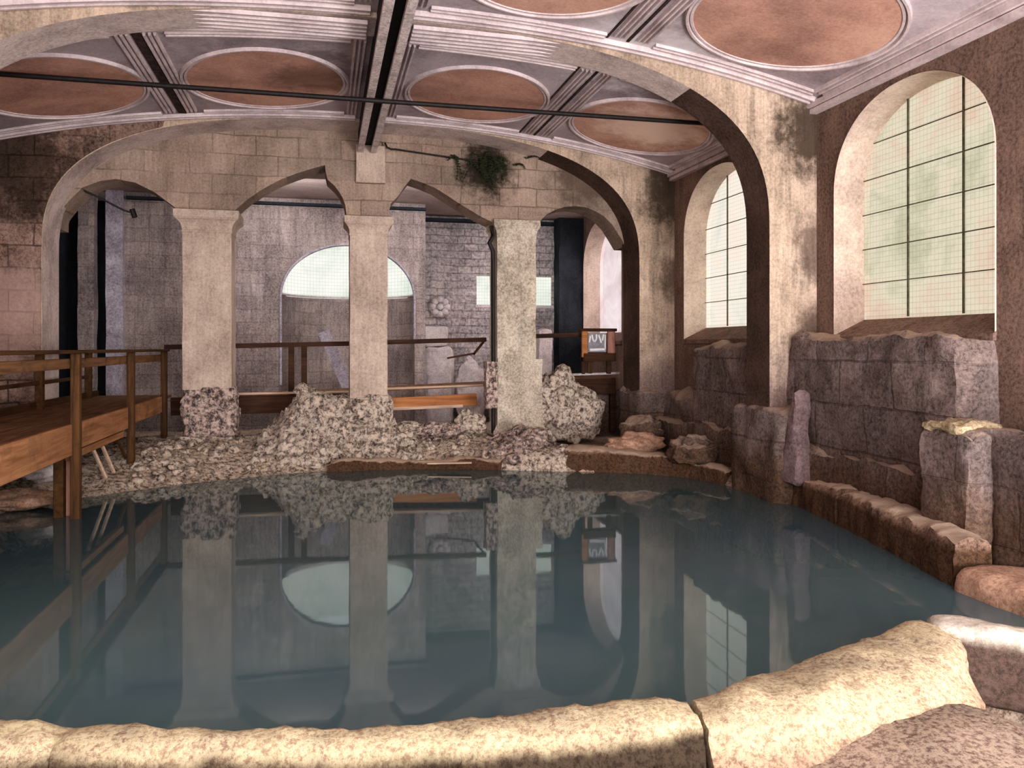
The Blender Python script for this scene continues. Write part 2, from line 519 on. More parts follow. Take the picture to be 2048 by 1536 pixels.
def boulder(c, r, amp, freq, seed, sub=4, flat=None):
    bm = bmesh.new()
    bmesh.ops.create_icosphere(bm, subdivisions=sub, radius=1.0)
    sv = Vector((seed * 4.1, seed * 2.7, seed * 6.3))
    for v in bm.verts:
        d = v.co.normalized()
        k = 1 + amp * fbm(d + sv, freq, 5)
        # facet the block a little
        f = max(abs(d.x), abs(d.y), abs(d.z))
        k *= 1 + 0.25 * (1 / (f ** 0.6) - 1.15) * -1
        v.co = Vector((d.x * r[0] * k, d.y * r[1] * k, d.z * r[2] * k)) + Vector(c)
        if flat is not None and v.co.z < flat:
            v.co.z = flat + (v.co.z - flat) * 0.2
    return bm


# ------------------------------------------------------------------ camera
cam = bpy.data.cameras.new('camera')
cam_o = bpy.data.objects.new('camera', cam)
COL.objects.link(cam_o)
cam.sensor_fit = 'HORIZONTAL'
cam.sensor_width = 36.0
cam.lens = 36.0 * 1600.0 / 2048.0
cam.shift_y = -(768 - 695) / 2048.0
cam.clip_start = 0.05
YAW = math.atan2(379, 1600)
cam_o.location = (0, 0, 1.9)
cam_o.rotation_euler = (PI / 2, 0, -YAW)
scn.camera = cam_o

WATER = 0.20
CX = 0.62          # the axis of the vault


# ------------------------------------------------------------------ ceiling
def zc(x):
    return 5.25 - 0.57 * (abs(x - 0.64) / 4.86) ** 2.2


def strip(bm, pts, w, h):
    """a moulding under the vault along a list of (x, y): w wide, h deep"""
    n = len(pts)
    prev = None
    for i in range(n):
        a = Vector(pts[max(i - 1, 0)])
        b = Vector(pts[min(i + 1, n - 1)])
        d = (b - a).normalized()
        s = Vector((d.y, -d.x))
        p = Vector(pts[i])
        l, r = p - s * w / 2, p + s * w / 2
        l2, r2 = p - s * w * 0.25, p + s * w * 0.25
        ring = [bm.verts.new((l.x, l.y, zc(l.x) + 0.02)), bm.verts.new((l2.x, l2.y, zc(l2.x) - h)),
                bm.verts.new((r2.x, r2.y, zc(r2.x) - h)), bm.verts.new((r.x, r.y, zc(r.x) + 0.02))]
        if prev:
            for k in range(4):
                bm.faces.new((prev[k], prev[(k + 1) % 4], ring[(k + 1) % 4], ring[k]))
        else:
            bm.faces.new(ring[::-1])
        prev = ring
    bm.faces.new(prev)


def xs(a, b, n=40):
    return [a + (b - a) * i / n for i in range(n + 1)]


bm = bmesh.new()
NX = 60
ys = [-2.0, 1, 4, 7, 10, 13.1]
rows = []
for y in ys:
    rows.append([bm.verts.new((x, y, zc(x))) for x in xs(-4.3, 5.62, NX)])
top = [[bm.verts.new((x, y, 5.55)) for x in xs(-4.3, 5.62, NX)] for y in ys]
for R in (rows, top):
    for i in range(len(ys) - 1):
        for j in range(NX):
            bm.faces.new((R[i][j], R[i][j + 1], R[i + 1][j + 1], R[i + 1][j]))
for i in range(len(ys) - 1):
    for j in (0, NX):
        bm.faces.new((rows[i][j], rows[i + 1][j], top[i + 1][j], top[i][j]))
for j in range(NX):
    for i in (0, len(ys) - 1):
        bm.faces.new((rows[i][j], rows[i][j + 1], top[i][j + 1], top[i][j]))
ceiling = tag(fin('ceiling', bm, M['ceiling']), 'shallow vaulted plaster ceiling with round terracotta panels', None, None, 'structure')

MED_X = (-3.0, -0.67, 1.98, 4.27)
MED_R = (0.91, 0.95, 0.90, 0.92)
TRIPLE = ((-2.0, 0), (-1.73, 1), (0.40, 1), (0.94, 2), (2.99, 2), (3.25, 3), (5.33, 3))
PANEL = ((-4.12, -2.12), (-1.58, 0.30), (1.04, 2.86), (3.40, 5.30))


def add_bay(y0, y1, meds):
    yc = (y0 + y1) / 2 + 0.12
    for k in meds:
        x0 = MED_X[k]
        r = MED_R[k]
        ry = (y1 - y0) / 2 - 0.58
        # disc lying on the vault
        b = bmesh.new()
        cv = b.verts.new((x0, yc, zc(x0) - 0.012))
        prev = None
        rings = []
        for q in range(1, 9):
            rings.append([b.verts.new((x0 + r * q / 8 * math.cos(a), yc + ry * q / 8 * math.sin(a), zc(x0 + r * q / 8 * math.cos(a)) - 0.012))
                          for a in [2 * PI * i / 72 for i in range(72)]])
        for i in range(72):
            b.faces.new((cv, rings[0][i], rings[0][(i + 1) % 72]))
            for q in range(7):
                b.faces.new((rings[q][i], rings[q + 1][i], rings[q + 1][(i + 1) % 72], rings[q][(i + 1) % 72]))
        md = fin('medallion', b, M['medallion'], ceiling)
        b = bmesh.new()
        for rr, hh in ((0.99, 0.022), (1.035, 0.038)):
            pr = None
            first = None
            for i in range(73):
                a = 2 * PI * i / 72
                ca, sa = math.cos(a), math.sin(a)
                ring = []
                for dr, dz in ((-0.025, 0.015), (-0.012, -hh), (0.012, -hh), (0.025, 0.015)):
                    xx = x0 + (r * rr + dr) * ca
                    ring.append(b.verts.new((xx, yc + (ry * rr + dr) * sa, zc(xx) + dz)))
                if pr:
                    for k2 in range(3):
                        b.faces.new((pr[k2], pr[k2 + 1], ring[k2 + 1], ring[k2]))
                pr = ring
        fin('ring', b, M['moulding'], md)
    for x, k in TRIPLE:
        if k not in meds:
            continue
        b = bmesh.new()
        for q in (-1, 0, 1):
            strip(b, [(x + q * 0.052, y0 + 0.24), (x + q * 0.052, (y0 + y1) / 2), (x + q * 0.052, y1 - 0.30)], 0.04, 0.035)
        fin('moulding', b, M['moulding'], ceiling, smooth=False)
    for gx, gw, k in ((-1.865, 0.10, 1), (2.89, 0.022, 2), (3.12, 0.03, 2)):
        if k in meds:
            b = bmesh.new()
            box(b, (gx - gw / 2, y0 + 0.2, zc(gx) - 0.012), (gx + gw / 2, y1 - 0.2, zc(gx) + 0.05))
            fin('groove', b, M['groove'], ceiling, smooth=False)
    for k, (a, c) in enumerate(PANEL):
        if k not in meds:
            continue
        for yy, nn in ((y0 + 0.22, 2), (y1 - 0.28, 2)):
            b = bmesh.new()
            for q in range(nn):
                strip(b, [(x, yy + (q * 0.07 if yy > yc else -q * 0.07 + 0.07)) for x in xs(a, c, 16)], 0.045, 0.03)
            fin('moulding', b, M['moulding'], ceiling, smooth=False)
    # continuous ridges running across beside the arches
    for yy in (y0 + 0.08, y1 - 0.13, y1 - 0.04):
        for a, c in ((-4.2, 0.46), (0.88, 5.45)):
            b = bmesh.new()
            strip(b, [(x, yy) for x in xs(a, c, 40)], 0.06, 0.05)
            fin('moulding', b, M['moulding'], ceiling, smooth=False)


add_bay(8.6, 11.9, (0, 1, 2, 3))
add_bay(4.98, 8.1, (1, 2, 3))
# mouldings over the soffit of the near transverse arch
for a, c in ((-2.2, 0.44), (0.9, 3.15)):
    for yy in (8.16, 8.26, 8.36, 8.46, 8.55):
        b = bmesh.new()
        pts = xs(a, c, 24)
        prev = None
        for x in pts:
            z = min(zc(x), 5.17 - 0.006 * (x - 0.64) ** 2) + 0.005
            ring = [b.verts.new((x, yy - 0.035, z)), b.verts.new((x, yy - 0.018, z - 0.035)), b.verts.new((x, yy + 0.018, z - 0.035)), b.verts.new((x, yy + 0.035, z))]
            if prev:
                for k in range(4):
                    b.faces.new((prev[k], prev[(k + 1) % 4], ring[(k + 1) % 4], ring[k]))
            prev = ring
        fin('moulding', b, M['moulding'], ceiling, smooth=False)
# cornice along the right wall
b = bmesh.new()
for (a, c) in ((4.98, 8.1), (8.6, 11.9)):
    for q, (dx, dz) in enumerate(((0.0, 0.0), (0.07, -0.06))):
        bar(b, (5.47 - 0.05 + dx * 0.5, a, zc(5.5) - 0.03 + dz), (5.47 - 0.05 + dx * 0.5, c, zc(5.5) - 0.03 + dz), 0.09, 0.05)
tag(fin('trim_1', b, M['moulding'], None, (5.45, 8, 4.6), smooth=False), 'pale plaster cornice along top of right wall', None, None, 'structure')

# the girder along the crown
g = empty('ceiling_girder', (0.66, 6, 4.87), 'long double girder running along the crown of the vaulted ceiling', 'beam')
for a, c in ((0.515, 0.605), (0.715, 0.80)):
    fin('flange', boxes(((a, -1.5, 4.87), (c, 12.42, 4.93))), M['girder'], g, smooth=False)
fin('web', boxes(((0.53, -1.5, 4.93), (0.60, 12.42, 5.27)), ((0.72, -1.5, 4.93), (0.785, 12.42, 5.27)), ((0.60, -1.5, 5.0), (0.72, 12.42, 5.02))), M['girder_shade'], g, smooth=False)

# tie rod
b = bmesh.new()
tube(b, [(-4.3, 9.5, 4.80), (-2, 9.5, 4.797), (0.6, 9.5, 4.795), (3, 9.5, 4.797), (5.6, 9.5, 4.80)], 0.028, 10)
tag(fin('tie_rod', b, M['iron'], None, (0.6, 9.5, 4.8)), 'long dark iron tie rod spanning the bay below the ceiling', 'rod')


# ------------------------------------------------------------------ transverse arches with their piers
def sup(x, n=2.7, a=4.28, rise=2.0, spring=3.2):
    t = min(1.0, abs(x - CX) / a)
    return spring + rise * max(0.0, 1 - t ** n) ** (1 / n)


def arch_loop(zb_l, zb_r):
    xl, xr = -4.22, 5.5
    lp = [(xl, zb_l), (CX - 4.28, zb_l)]
    N = 64
    for i in range(N + 1):
        th = PI * (1 - i / N)
        ct = math.cos(th)
        x = CX + 4.28 * (abs(ct) ** (2 / 2.7)) * (1 if ct > 0 else -1)
        s = math.sin(th)
        lp.append((x, 3.2 + 2.0 * (max(0, s) ** (2 / 2.7))))
    lp += [(CX + 4.28, zb_r), (xr, zb_r), (xr, 5.5), (xl, 5.5)]
    return lp


bm = bmesh.new()
prism(bm, [arch_loop(0.1, 0.6)], 8.1, 8.6)
def arch_obj(name, bm, loc):
    o = fin(name, bm, M['rib'], None, loc, angle=30)
    o.data.materials.append(M['rib_shade'])
    o.data.materials.append(M['rib_lit'])
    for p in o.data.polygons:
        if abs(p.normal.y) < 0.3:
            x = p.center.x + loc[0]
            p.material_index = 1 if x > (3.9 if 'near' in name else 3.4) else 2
    return o


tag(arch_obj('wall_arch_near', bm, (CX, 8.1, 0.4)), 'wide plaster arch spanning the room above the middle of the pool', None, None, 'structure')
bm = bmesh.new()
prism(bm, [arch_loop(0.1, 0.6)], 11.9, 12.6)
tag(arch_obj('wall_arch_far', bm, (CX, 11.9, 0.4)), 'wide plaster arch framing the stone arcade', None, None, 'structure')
# dark stained face of the left pier, beside the far arch
lp = [(-4.22, 0.1), (CX - 4.28 - 0.012, 0.1)] + [p for p in arch_loop(0.1, 0.6)[2:40] if p[0] < -2.1]
lp = [(x - 0.012, z + 0.01) for x, z in lp] + [(-2.1, 5.12), (-4.22, 4.72)]
bm = bmesh.new()
prism(bm, [lp], 11.88, 11.92)
tag(fin('wall_left_pier', bm, M['pier_left'], None, (-3.9, 11.9, 0.3)), 'dark stained stone pier face at far left', None, None, 'structure')

# ------------------------------------------------------------------ arcade wall with four openings
A1 = [(-3.649, 3.775), (-3.521, 3.958), (-3.327, 4.179), (-3.099, 4.283), (-2.888, 4.322), (-2.635, 4.283), (-2.367, 4.151), (-2.096, 3.944)]
A2 = [(-1.299, 3.90), (-1.18, 4.02), (-1.051, 4.135), (-0.91, 4.24), (-0.765, 4.335), (-0.59, 4.435), (-0.404, 4.518), (-0.19, 4.60), (0.037, 4.677),
      (0.05, 4.56), (0.074, 4.46), (0.13, 4.41), (0.175, 4.37), (0.24, 4.29), (0.298, 4.194), (0.34, 4.08), (0.357, 3.93)]
A3 = [(1.003, 3.93), (1.008, 4.03), (1.03, 4.13), (1.157, 4.27), (1.24, 4.40), (1.34, 4.53), (1.53, 4.475), (1.719, 4.405), (1.92, 4.29), (2.116, 4.17), (2.438, 3.99), (2.641, 3.90)]
A4 = [(3.41, 3.93), (3.54, 4.06), (3.68, 4.136), (3.85, 4.195), (4.02, 4.215), (4.2, 4.20), (4.365, 4.147), (4.53, 4.06), (4.67, 3.927), (4.80, 3.74)]
lp = [(-4.2, 3.6)] + [(-3.66, 3.6), (-3.66, 3.72)] + A1 + [(-2.09, 3.90)] + A2 + A3 + A4 + [(4.90, 3.58), (5.45, 3.58), (5.45, 5.4), (-4.2, 5.4)]
bm = bmesh.new()
prism(bm, [lp], 12.5, 13.05)
tag(fin('wall_arcade', bm, M['arcade'], None, (0.6, 12.5, 4), angle=25), 'coursed stone wall pierced by small arches on three columns', None, None, 'structure')
# pilaster strip that carries the girder
bm = rough_box((0.496, 12.40, 4.42), (0.934, 12.56, 4.99), 0.12, 0.008, 3, 4)
tag(fin('trim_2', bm, M['column'], None, (0.71, 12.4, 4.42)), 'pale upright pilaster block under the girder end', None, None, 'structure')


# ------------------------------------------------------------------ columns
def loft_sq(levels, y0, yd):
    """square stack: levels of (x0, x1, grow_y, z)"""
    bm = bmesh.new()
    prev = None
    for x0, x1, g, z in levels:
        r = [bm.verts.new(p) for p in ((x0, y0 - g, z), (x1, y0 - g, z), (x1, y0 + yd + g, z), (x0, y0 + yd + g, z))]
        if prev:
            for i in range(4):
                bm.faces.new((prev[i], prev[(i + 1) % 4], r[(i + 1) % 4], r[i]))
        else:
            bm.faces.new(r[::-1])
        prev = r
    bm.faces.new(prev)
    return bm


def capital(x0, x1, zb, zt, out, y0, yd):
    h = zt - zb
    lv = []
    for f, g in ((0, 0), (0.06, 0.12), (0.12, 0.12), (0.14, 0.05), (0.3, 0.12), (0.45, 0.32), (0.56, 0.6), (0.62, 0.85), (0.66, 0.92), (0.68, 1.0), (1.0, 1.0)):
        lv.append((x0 - out * g, x1 + out * g, out * g, zb + h * f))
    return loft_sq(lv, y0, yd)


c1 = empty('stone_column', (-1.64, 12.75, 0.5), 'broad square column beside the timber walkway with a pitted base', 'column', 'columns of the arcade')
fin('shaft', rough_box((-1.98, 12.42, 1.28), (-1.304, 13.0, 3.62), 0.11, 0.008, 2.5, 1), M['column'], c1)
fin('capital', capital(-1.98, -1.304, 3.57, 3.90, 0.11, 12.42, 0.58), M['column'], c1, smooth=False)
fin('base', rough_box((-1.99, 12.40, 0.55), (-1.25, 13.0, 1.32), 0.035, 0.05, 5, 2, roundness=0.03), tag_mat := M['rough_base'], c1)['label'] = 'pitted dark eroded stone base'
fin('plinth', rough_box((-2.0, 12.36, 0.40), (-1.28, 13.02, 0.60), 0.05, 0.02, 4, 3), M['rubble'], c1)

c2 = empty('stone_column', (0.69, 12.75, 0.8), 'slim middle column carrying the girder, standing on the rubble mound', 'column', 'columns of the arcade')
fin('shaft', rough_box((0.407, 12.42, 1.12), (0.973, 12.95, 3.64), 0.11, 0.007, 2.5, 5), M['column'], c2)
fin('capital', capital(0.407, 0.973, 3.60, 3.90, 0.085, 12.42, 0.53), M['column'], c2, smooth=False)
fin('base', rough_box((0.50, 12.34, 0.70), (1.05, 12.95, 1.17), 0.035, 0.05, 4, 6, roundness=0.05), M['rubble'], c2)

c3 = empty('stone_column', (3.03, 12.75, 0.5), 'stained column at right of the arcade on a tall flared pedestal', 'column', 'columns of the arcade')
fin('shaft', rough_box((2.70, 12.42, 1.65), (3.338, 13.0, 3.64), 0.11, 0.010, 2.5, 7), M['column_worn'], c3)
fin('capital', capital(2.70, 3.338, 3.62, 3.93, 0.06, 12.42, 0.58), M['column_worn'], c3, smooth=False)
fin('pedestal', rough_box((2.70, 12.37, 0.62), (3.43, 13.0, 1.72), 0.06, 0.012, 3, 8), M['column_worn'], c3)
fin('plinth', loft_sq([(2.62, 3.50, 0.02, 0.50), (2.62, 3.50, 0.02, 0.57), (2.64, 3.48, 0.0, 0.60), (2.70, 3.43, -0.06, 0.70)], 12.34, 0.68), M['column_worn'], c3, smooth=False)

# dark pipe and its stone block at the left of that column
b = bmesh.new()
tube(b, [(2.63, 12.38, 0.55), (2.63, 12.38, 1.6), (2.625, 12.38, 3.2), (2.62, 12.36, 3.42), (2.56, 12.36, 3.55), (2.62, 12.36, 3.66), (2.60, 12.40, 3.82)], 0.035, 10)
p = fin('drain_pipe', b, M['iron'], None, (2.63, 12.38, 0.5))
tag(p, 'dark iron pipe running down the left edge of the stained column', 'pipe')
b = rough_box((2.50, 12.30, 0.95), (2.68, 12.5, 1.68), 0.05, 0.02, 5, 10)
tag(fin('stone_block', b, M['rough_base'], None, (2.59, 12.4, 0.95)), 'narrow dark upright stone block beside the flared pedestal', 'stone')

# thin rod with a hook on the arcade face
b = bmesh.new()
tube(b, [(0.93, 12.36, 5.03), (0.96, 12.34, 4.96), (1.02, 12.36, 4.94), (1.10, 12.40, 4.95), (2.3, 12.44, 4.85), (2.75, 12.46, 4.80)], 0.014, 8)
tag(fin('hooked_rod', b, M['iron'], None, (1.5, 12.4, 4.9)), 'thin black rod with a hook on the arcade wall', 'rod')
b = bmesh.new()
tube(b, [(-3.42, 12.6, 4.20), (-3.1, 12.75, 4.05), (-2.86, 12.85, 3.93), (-2.74, 12.9, 3.9)], 0.014, 8)
tube(b, [(-2.76, 12.9, 3.96), (-2.72, 12.9, 3.84)], 0.04, 8)
tag(fin('bracket_wire', b, M['iron'], None, (-3.1, 12.8, 4.0)), 'slanting wire hanging under the leftmost small arch', 'wire')

# fern growing from the arcade wall
fr = empty('wall_fern', (2.5, 12.45, 4.75), 'dark green fern clump growing high on the arcade wall', 'fern')
b = bmesh.new()
bs = bmesh.new()
rnd = random.Random(4)
for k in range(26):
    x0, z0 = 2.5 + rnd.gauss(0, 0.28), 4.86 + rnd.gauss(0, 0.07)
    dx, dz = rnd.uniform(-0.25, 0.25), rnd.uniform(-0.28, 0.10)
    pts = [(x0 + dx * t, 12.47 - 0.10 * math.sin(t * 2.6), z0 + dz * t - 0.08 * t * t) for t in (0, 0.25, 0.5, 0.75, 1)]
    tube(b, pts, 0.006, 5)
    for t in range(9):
        f = t / 8
        px, py, pz = x0 + dx * f, 12.46 - 0.10 * math.sin(f * 2.6), z0 + dz * f - 0.08 * f * f
        for s in (-1, 1):
            L = 0.055 * (1 - 0.6 * f)
            a = rnd.uniform(-0.5, 0.5) + (0.9 if s > 0 else 2.2)
            ex, ez = px + L * math.cos(a), pz + L * math.sin(a) - 0.02
            w = 0.016
            vs = [b.verts.new(q) for q in ((px, py, pz), ((px + ex) / 2 - w * math.sin(a), py - 0.015, (pz + ez) / 2 + w * math.cos(a)), (ex, py - 0.02, ez), ((px + ex) / 2 + w * math.sin(a), py - 0.015, (pz + ez) / 2 - w * math.cos(a)))]
            b.faces.new(vs)
fin('foliage', b, M['leaf'], fr, smooth=False)['kind'] = 'stuff'


# ------------------------------------------------------------------ right wall and its windows
def win_loop(y0, y1, zb, zs, rise, grow=0.0, N=36, n=2.15):
    yc, a = (y0 + y1) / 2, (y1 - y0) / 2 + grow
    lp = [(yc - a, zb)]
    for i in range(N + 1):
        th = PI * (1 - i / N)
        c, s = math.cos(th), math.sin(th)
        lp.append((yc + a * abs(c) ** (2 / n) * (1 if c > 0 else -1), zs + (rise + grow) * max(0, s) ** (2 / n)))
    lp.append((yc + a, zb))
    return lp


WINS = ((1.3, 3.5), (5.59, 7.77), (9.35, 11.53), (14.2, 16.47))
bm = bmesh.new()
prism(bm, [[(-2, 0.1), (17.2, 0.1), (17.2, 5.5), (-2, 5.5)]] + [win_loop(a, c, 2.02, 3.58, 0.93) for a, c in WINS], 5.5, 5.95, 'x')
wr = tag(fin('wall_right', bm, M['wall_right'], None, (5.5, 8, 0.3), angle=25), 'dark stained right wall with tall arched windows', None, None, 'structure')
WL = ('arched leaded window beyond the right edge of view', 'large arched leaded window at right', 'smaller-looking arched leaded window between the two arches', 'pale arched window in the far corner behind the arcade')
for k, (a, c) in enumerate(WINS):
    w = empty('window_%d' % (k + 1), (5.85, (a + c) / 2, 2.1), WL[k], None, None, 'structure')
    # lining of the splayed reveal
    outer = win_loop(a, c, 2.02, 3.58, 0.93)
    b = bmesh.new()
    lo_ = win_loop(a, c, 2.02, 3.58, 0.93, -0.004)
    A = [b.verts.new((5.485, y, z)) for y, z in lo_]
    B = [b.verts.new((5.93, y, z)) for y, z in win_loop(a, c, 2.02, 3.58, 0.93, -0.02)]
    for i in range(len(A) - 1):
        b.faces.new((A[i], A[i + 1], B[i + 1], B[i]))
    fin('reveal', b, M['reveal'], w, angle=60)
    # sloping sill
    b = bmesh.new()
    vs = [b.verts.new(q) for q in ((5.46, a, 2.02), (5.46, c, 2.02), (5.95, c, 2.25), (5.95, a, 2.25), (5.46, a, 1.96), (5.46, c, 1.96), (5.95, c, 1.96), (5.95, a, 1.96))]
    for f in ((0, 1, 2, 3), (0, 4, 5, 1), (4, 7, 6, 5), (0, 3, 7, 4), (1, 5, 6, 2), (2, 6, 7, 3)):
        b.faces.new([vs[i] for i in f])
    fin('sill', b, M['wall_right'], w, smooth=False)
    # pane
    b = bmesh.new()
    lp = win_loop(a, c, 2.15, 3.58, 0.93, -0.01)
    b.faces.new([b.verts.new((5.86, y, z)) for y, z in lp])
    bmesh.ops.triangulate(b, faces=b.faces[:])
    fin('pane', b, M['glass_back'] if k == 3 else (M['glass_near'] if k < 2 else M['glass_far']), w, smooth=False)
    if k < 3:
        inner = win_loop(a, c, 2.2, 3.58, 0.93, -0.02)
        yc, hw = (a + c) / 2, (c - a) / 2
        def ztop(y):
            t = min(1, abs(y - yc) / hw)
            return 3.58 + 0.91 * max(0, 1 - t ** 2.15) ** (1 / 2.15)
        for q in (-0.365, 0.365):
            y = yc + q
            b = bmesh.new()
            box(b, (5.835, y - 0.010, 2.22), (5.85, y + 0.010, ztop(y)))
            fin('glazing_bar', b, M['lead'], w, smooth=False)
        for z in (2.60, 2.98, 3.36, 3.74, 4.12):
            t = 1.0 if z < 3.58 else max(0, 1 - ((z - 3.58) / 0.91) ** 2.15) ** (1 / 2.15)
            b = bmesh.new()
            box(b, (5.84, yc - hw * t + 0.02, z - 0.005), (5.848, yc + hw * t - 0.02, z + 0.005))
            fin('glazing_bar', b, M['lead'], w, smooth=False)

# rough lower masonry under the windows
bm = rough_box((5.12, 5.58, 0.2), (5.62, 8.15, 2.05), 0.07, 0.045, 2.2, 21, topamp=0.10, roundness=0.05)
tag(fin('wall_right_lower', bm, M['low_wall'], None, (5.3, 6.7, 0.4)), 'damp rough low wall under the large window', None, None, 'structure')
bm = rough_box((5.12, 8.5, 0.2), (5.62, 10.55, 1.97), 0.07, 0.045, 2.2, 22, topamp=0.08, roundness=0.06)
tag(fin('wall_right_lower_far', bm, M['low_wall'], None, (5.3, 9.5, 0.4)), 'damp rough low wall under the second window', None, None, 'structure')
bm = rough_box((5.25, 10.5, 0.2), (5.62, 11.95, 1.2), 0.08, 0.05, 2.2, 26, topamp=0.15, roundness=0.06)
tag(fin('wall_right_lower_end', bm, M['low_wall'], None, (5.4, 11.2, 0.4)), 'broken end of the low wall beside the far arch', None, None, 'structure')
# footings of the piers
for k, (y0, y1, zt, x0) in enumerate(((7.72, 8.85, 1.28, 4.80), (11.75, 12.7, 1.25, 4.84), (3.9, 5.05, 1.30, 4.86))):
    bm = rough_box((x0, y0, 0.1), (5.55, y1, zt), 0.06, 0.045, 2.6, 30 + k, topamp=0.12, roundness=0.06)
    tag(fin('wall_pier_footing', bm, M['low_wall'], None, (5.1, (y0 + y1) / 2, 0.3)),
        ('rough damp footing of the middle pier', 'rough footing of the far right pier', 'rough footing of the nearest pier at right edge')[k], None, None, 'structure')
# continuous bench of masonry at the foot
bm = rough_box((5.04, 5.3, 0.1), (5.4, 11.9, 0.86), 0.08, 0.05, 1.8, 41, topamp=0.14, roundness=0.08)
tag(fin('wall_right_bench', bm, M['low_wall'], None, (5.1, 8, 0.3)), 'mossy stone bench along the foot of the right wall', None, None, 'structure')

bm = rough_box((4.70, 5.02, 0.3), (5.3, 5.58, 1.29), 0.045, 0.035, 3, 51, topamp=0.05, roundness=0.05)
st = fin('pier_stump', bm, M['low_wall'], None, (5.0, 5.3, 0.3))
tag(st, 'broken stone stump with a bright top against the right wall', 'stump')
bm = rough_box((4.72, 5.10, 1.22), (5.08, 5.54, 1.305), 0.025, 0.05, 5, 52, roundness=0.03)  # separate pale piece paints light onto the stump's top
fin('lit_cap', bm, M['coping_near'], st)['label'] = 'pale cap standing for the lit stump top'
bm = rough_box((4.93, 7.50, 0.42), (5.12, 7.84, 1.44), 0.05, 0.03, 3, 53, roundness=0.03)
for v in bm.verts:
    t = (v.co.z - 0.42) / 1.0
    v.co.y = 7.67 + (v.co.y - 7.67) * (1.0 - 0.85 * t)
    v.co.x -= 0.10 * (1 - t)
tag(fin('stone_spur', bm, M['spur'], None, (5.0, 7.67, 0.5)), 'tall pointed pinkish grey stone spur against the right wall near the middle pier', 'stone')

# ------------------------------------------------------------------ left wall (beyond the frame) and room behind the arcade
bm = boxes(((-4.6, -2, 0.1), (-4.22, 12.6, 5.5)))
tag(fin('wall_left', bm, M['pier_left'], None, (-4.4, 6, 0.1), smooth=False), 'stained left wall of the pool room', None, None, 'structure')
bm = boxes(((-4.85, 13.0, 0.1), (-4.6, 17.3, 4.9)))
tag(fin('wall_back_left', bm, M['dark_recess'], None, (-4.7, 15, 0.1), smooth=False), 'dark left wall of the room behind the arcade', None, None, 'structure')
bm = boxes(((-4.85, 13.05, 4.69), (5.9, 17.3, 4.95)))
tag(fin('ceiling_back', bm, M['back_ceiling'], None, (0, 15, 4.69), smooth=False), 'pale flat ceiling of the room behind the arcade', None, None, 'structure')

# back wall with the arched niche
nx0, nx1 = -0.76, 1.74
ncx, nr = (nx0 + nx1) / 2, (nx1 - nx0) / 2
lp_hole = [(nx0, 0.6)] + [(ncx + nr * math.cos(PI * (1 - i / 40)), 2.86 + 1.0 * math.sin(PI * (1 - i / 40))) for i in range(41)] + [(nx1, 0.6)]
bm = bmesh.new()
prism(bm, [[(-3.47, 0.1), (nx0, 0.1)] + lp_hole + [(nx1, 0.1), (1.95, 0.1), (1.95, 4.8), (-3.47, 4.8)]], 15.54, 15.80)
tag(fin('wall_back', bm, M['back'], None, (-0.5, 15.54, 0.1), angle=25), 'grey purple back wall with an arched niche', None, None, 'structure')
# concave niche wall below, lunette glass above
bm = bmesh.new()
prev = None
D = 1.15
for i in range(33):
    th = PI * i / 32
    x, y = ncx - nr * math.cos(th), 15.78 + D * math.sin(th)
    r = [bm.verts.new((x, y, 0.3)), bm.verts.new((x, y, 2.93)), bm.verts.new((ncx - (nr + 0.2) * math.cos(th), 15.78 + (D + 0.2) * math.sin(th), 2.93))]
    if prev:
        bm.faces.new((prev[0], r[0], r[1], prev[1]))
        bm.faces.new((prev[1], r[1], r[2], prev[2]))
    prev = r
tag(fin('wall_niche', bm, M['back'], None, (ncx, 16.5, 0.3), angle=60), 'concave stone wall of the niche below the lunette', None, None, 'structure')
w5 = empty('window_5', (ncx, 16.2, 2.93), 'half-round greenish lunette window above the niche in the back wall', None, None, 'structure')
bm = bmesh.new()
prev = None
for i in range(33):
    th = PI * i / 32
    x, y = ncx - nr * math.cos(th), 15.79 + (D - 0.03) * math.sin(th)
    r = [bm.verts.new((x, y, 2.90)), bm.verts.new((x, y, 4.05))]
    if prev:
        bm.faces.new((prev[0], r[0], r[1], prev[1]))
    prev = r
fin('pane', bm, M['glass_green'], w5, angle=60)
# pale rim of the arch and ledge line
bm = bmesh.new()
pts = [(nx0, 15.53, 1.2), (nx0, 15.53, 2.0)] + [(ncx + nr * math.cos(PI * (1 - i / 30)), 15.53, 2.86 + 1.0 * math.sin(PI * (1 - i / 30))) for i in range(31)] + [(nx1, 15.53, 2.0)]
tube(bm, pts, 0.025, 8)
fin('frame', bm, M['pale_strip'], w5)
bm = bmesh.new()
tube(bm, [(ncx - nr * math.cos(PI * i / 32), 15.78 + (D - 0.05) * math.sin(PI * i / 32), 2.93) for i in range(33)], 0.022, 8)
fin('sill', bm, M['stone_white'], w5)

# right part of the back wall, rubble, with a small rectangular window
bm = bmesh.new()
prism(bm, [[(1.75, 0.1), (5.5, 0.1), (5.5, 4.8), (1.75, 4.8)], [(3.22, 2.82), (4.92, 2.82), (4.92, 3.45), (3.22, 3.45)]], 16.9, 17.2)
tag(fin('wall_back_right', bm, M['back_rubble'], None, (3.5, 16.9, 0.1), angle=25), 'pale rubble wall behind the right half of the arcade', None, None, 'structure')
bm = boxes(((1.75, 15.56, 0.1), (1.95, 16.95, 4.75)))
tag(fin('wall_back_return', bm, M['back_rubble'], None, (1.85, 16.2, 0.1), smooth=False), 'short return wall beside the niche', None, None, 'structure')
w6 = empty('window_6', (4.07, 17.05, 2.82), 'small rectangular greenish window half hidden behind the stained column', None, None, 'structure')
bm = boxes(((3.22, 17.02, 2.82), (4.92, 17.04, 3.45)))
fin('pane', bm, M['glass_green'], w6, smooth=False)
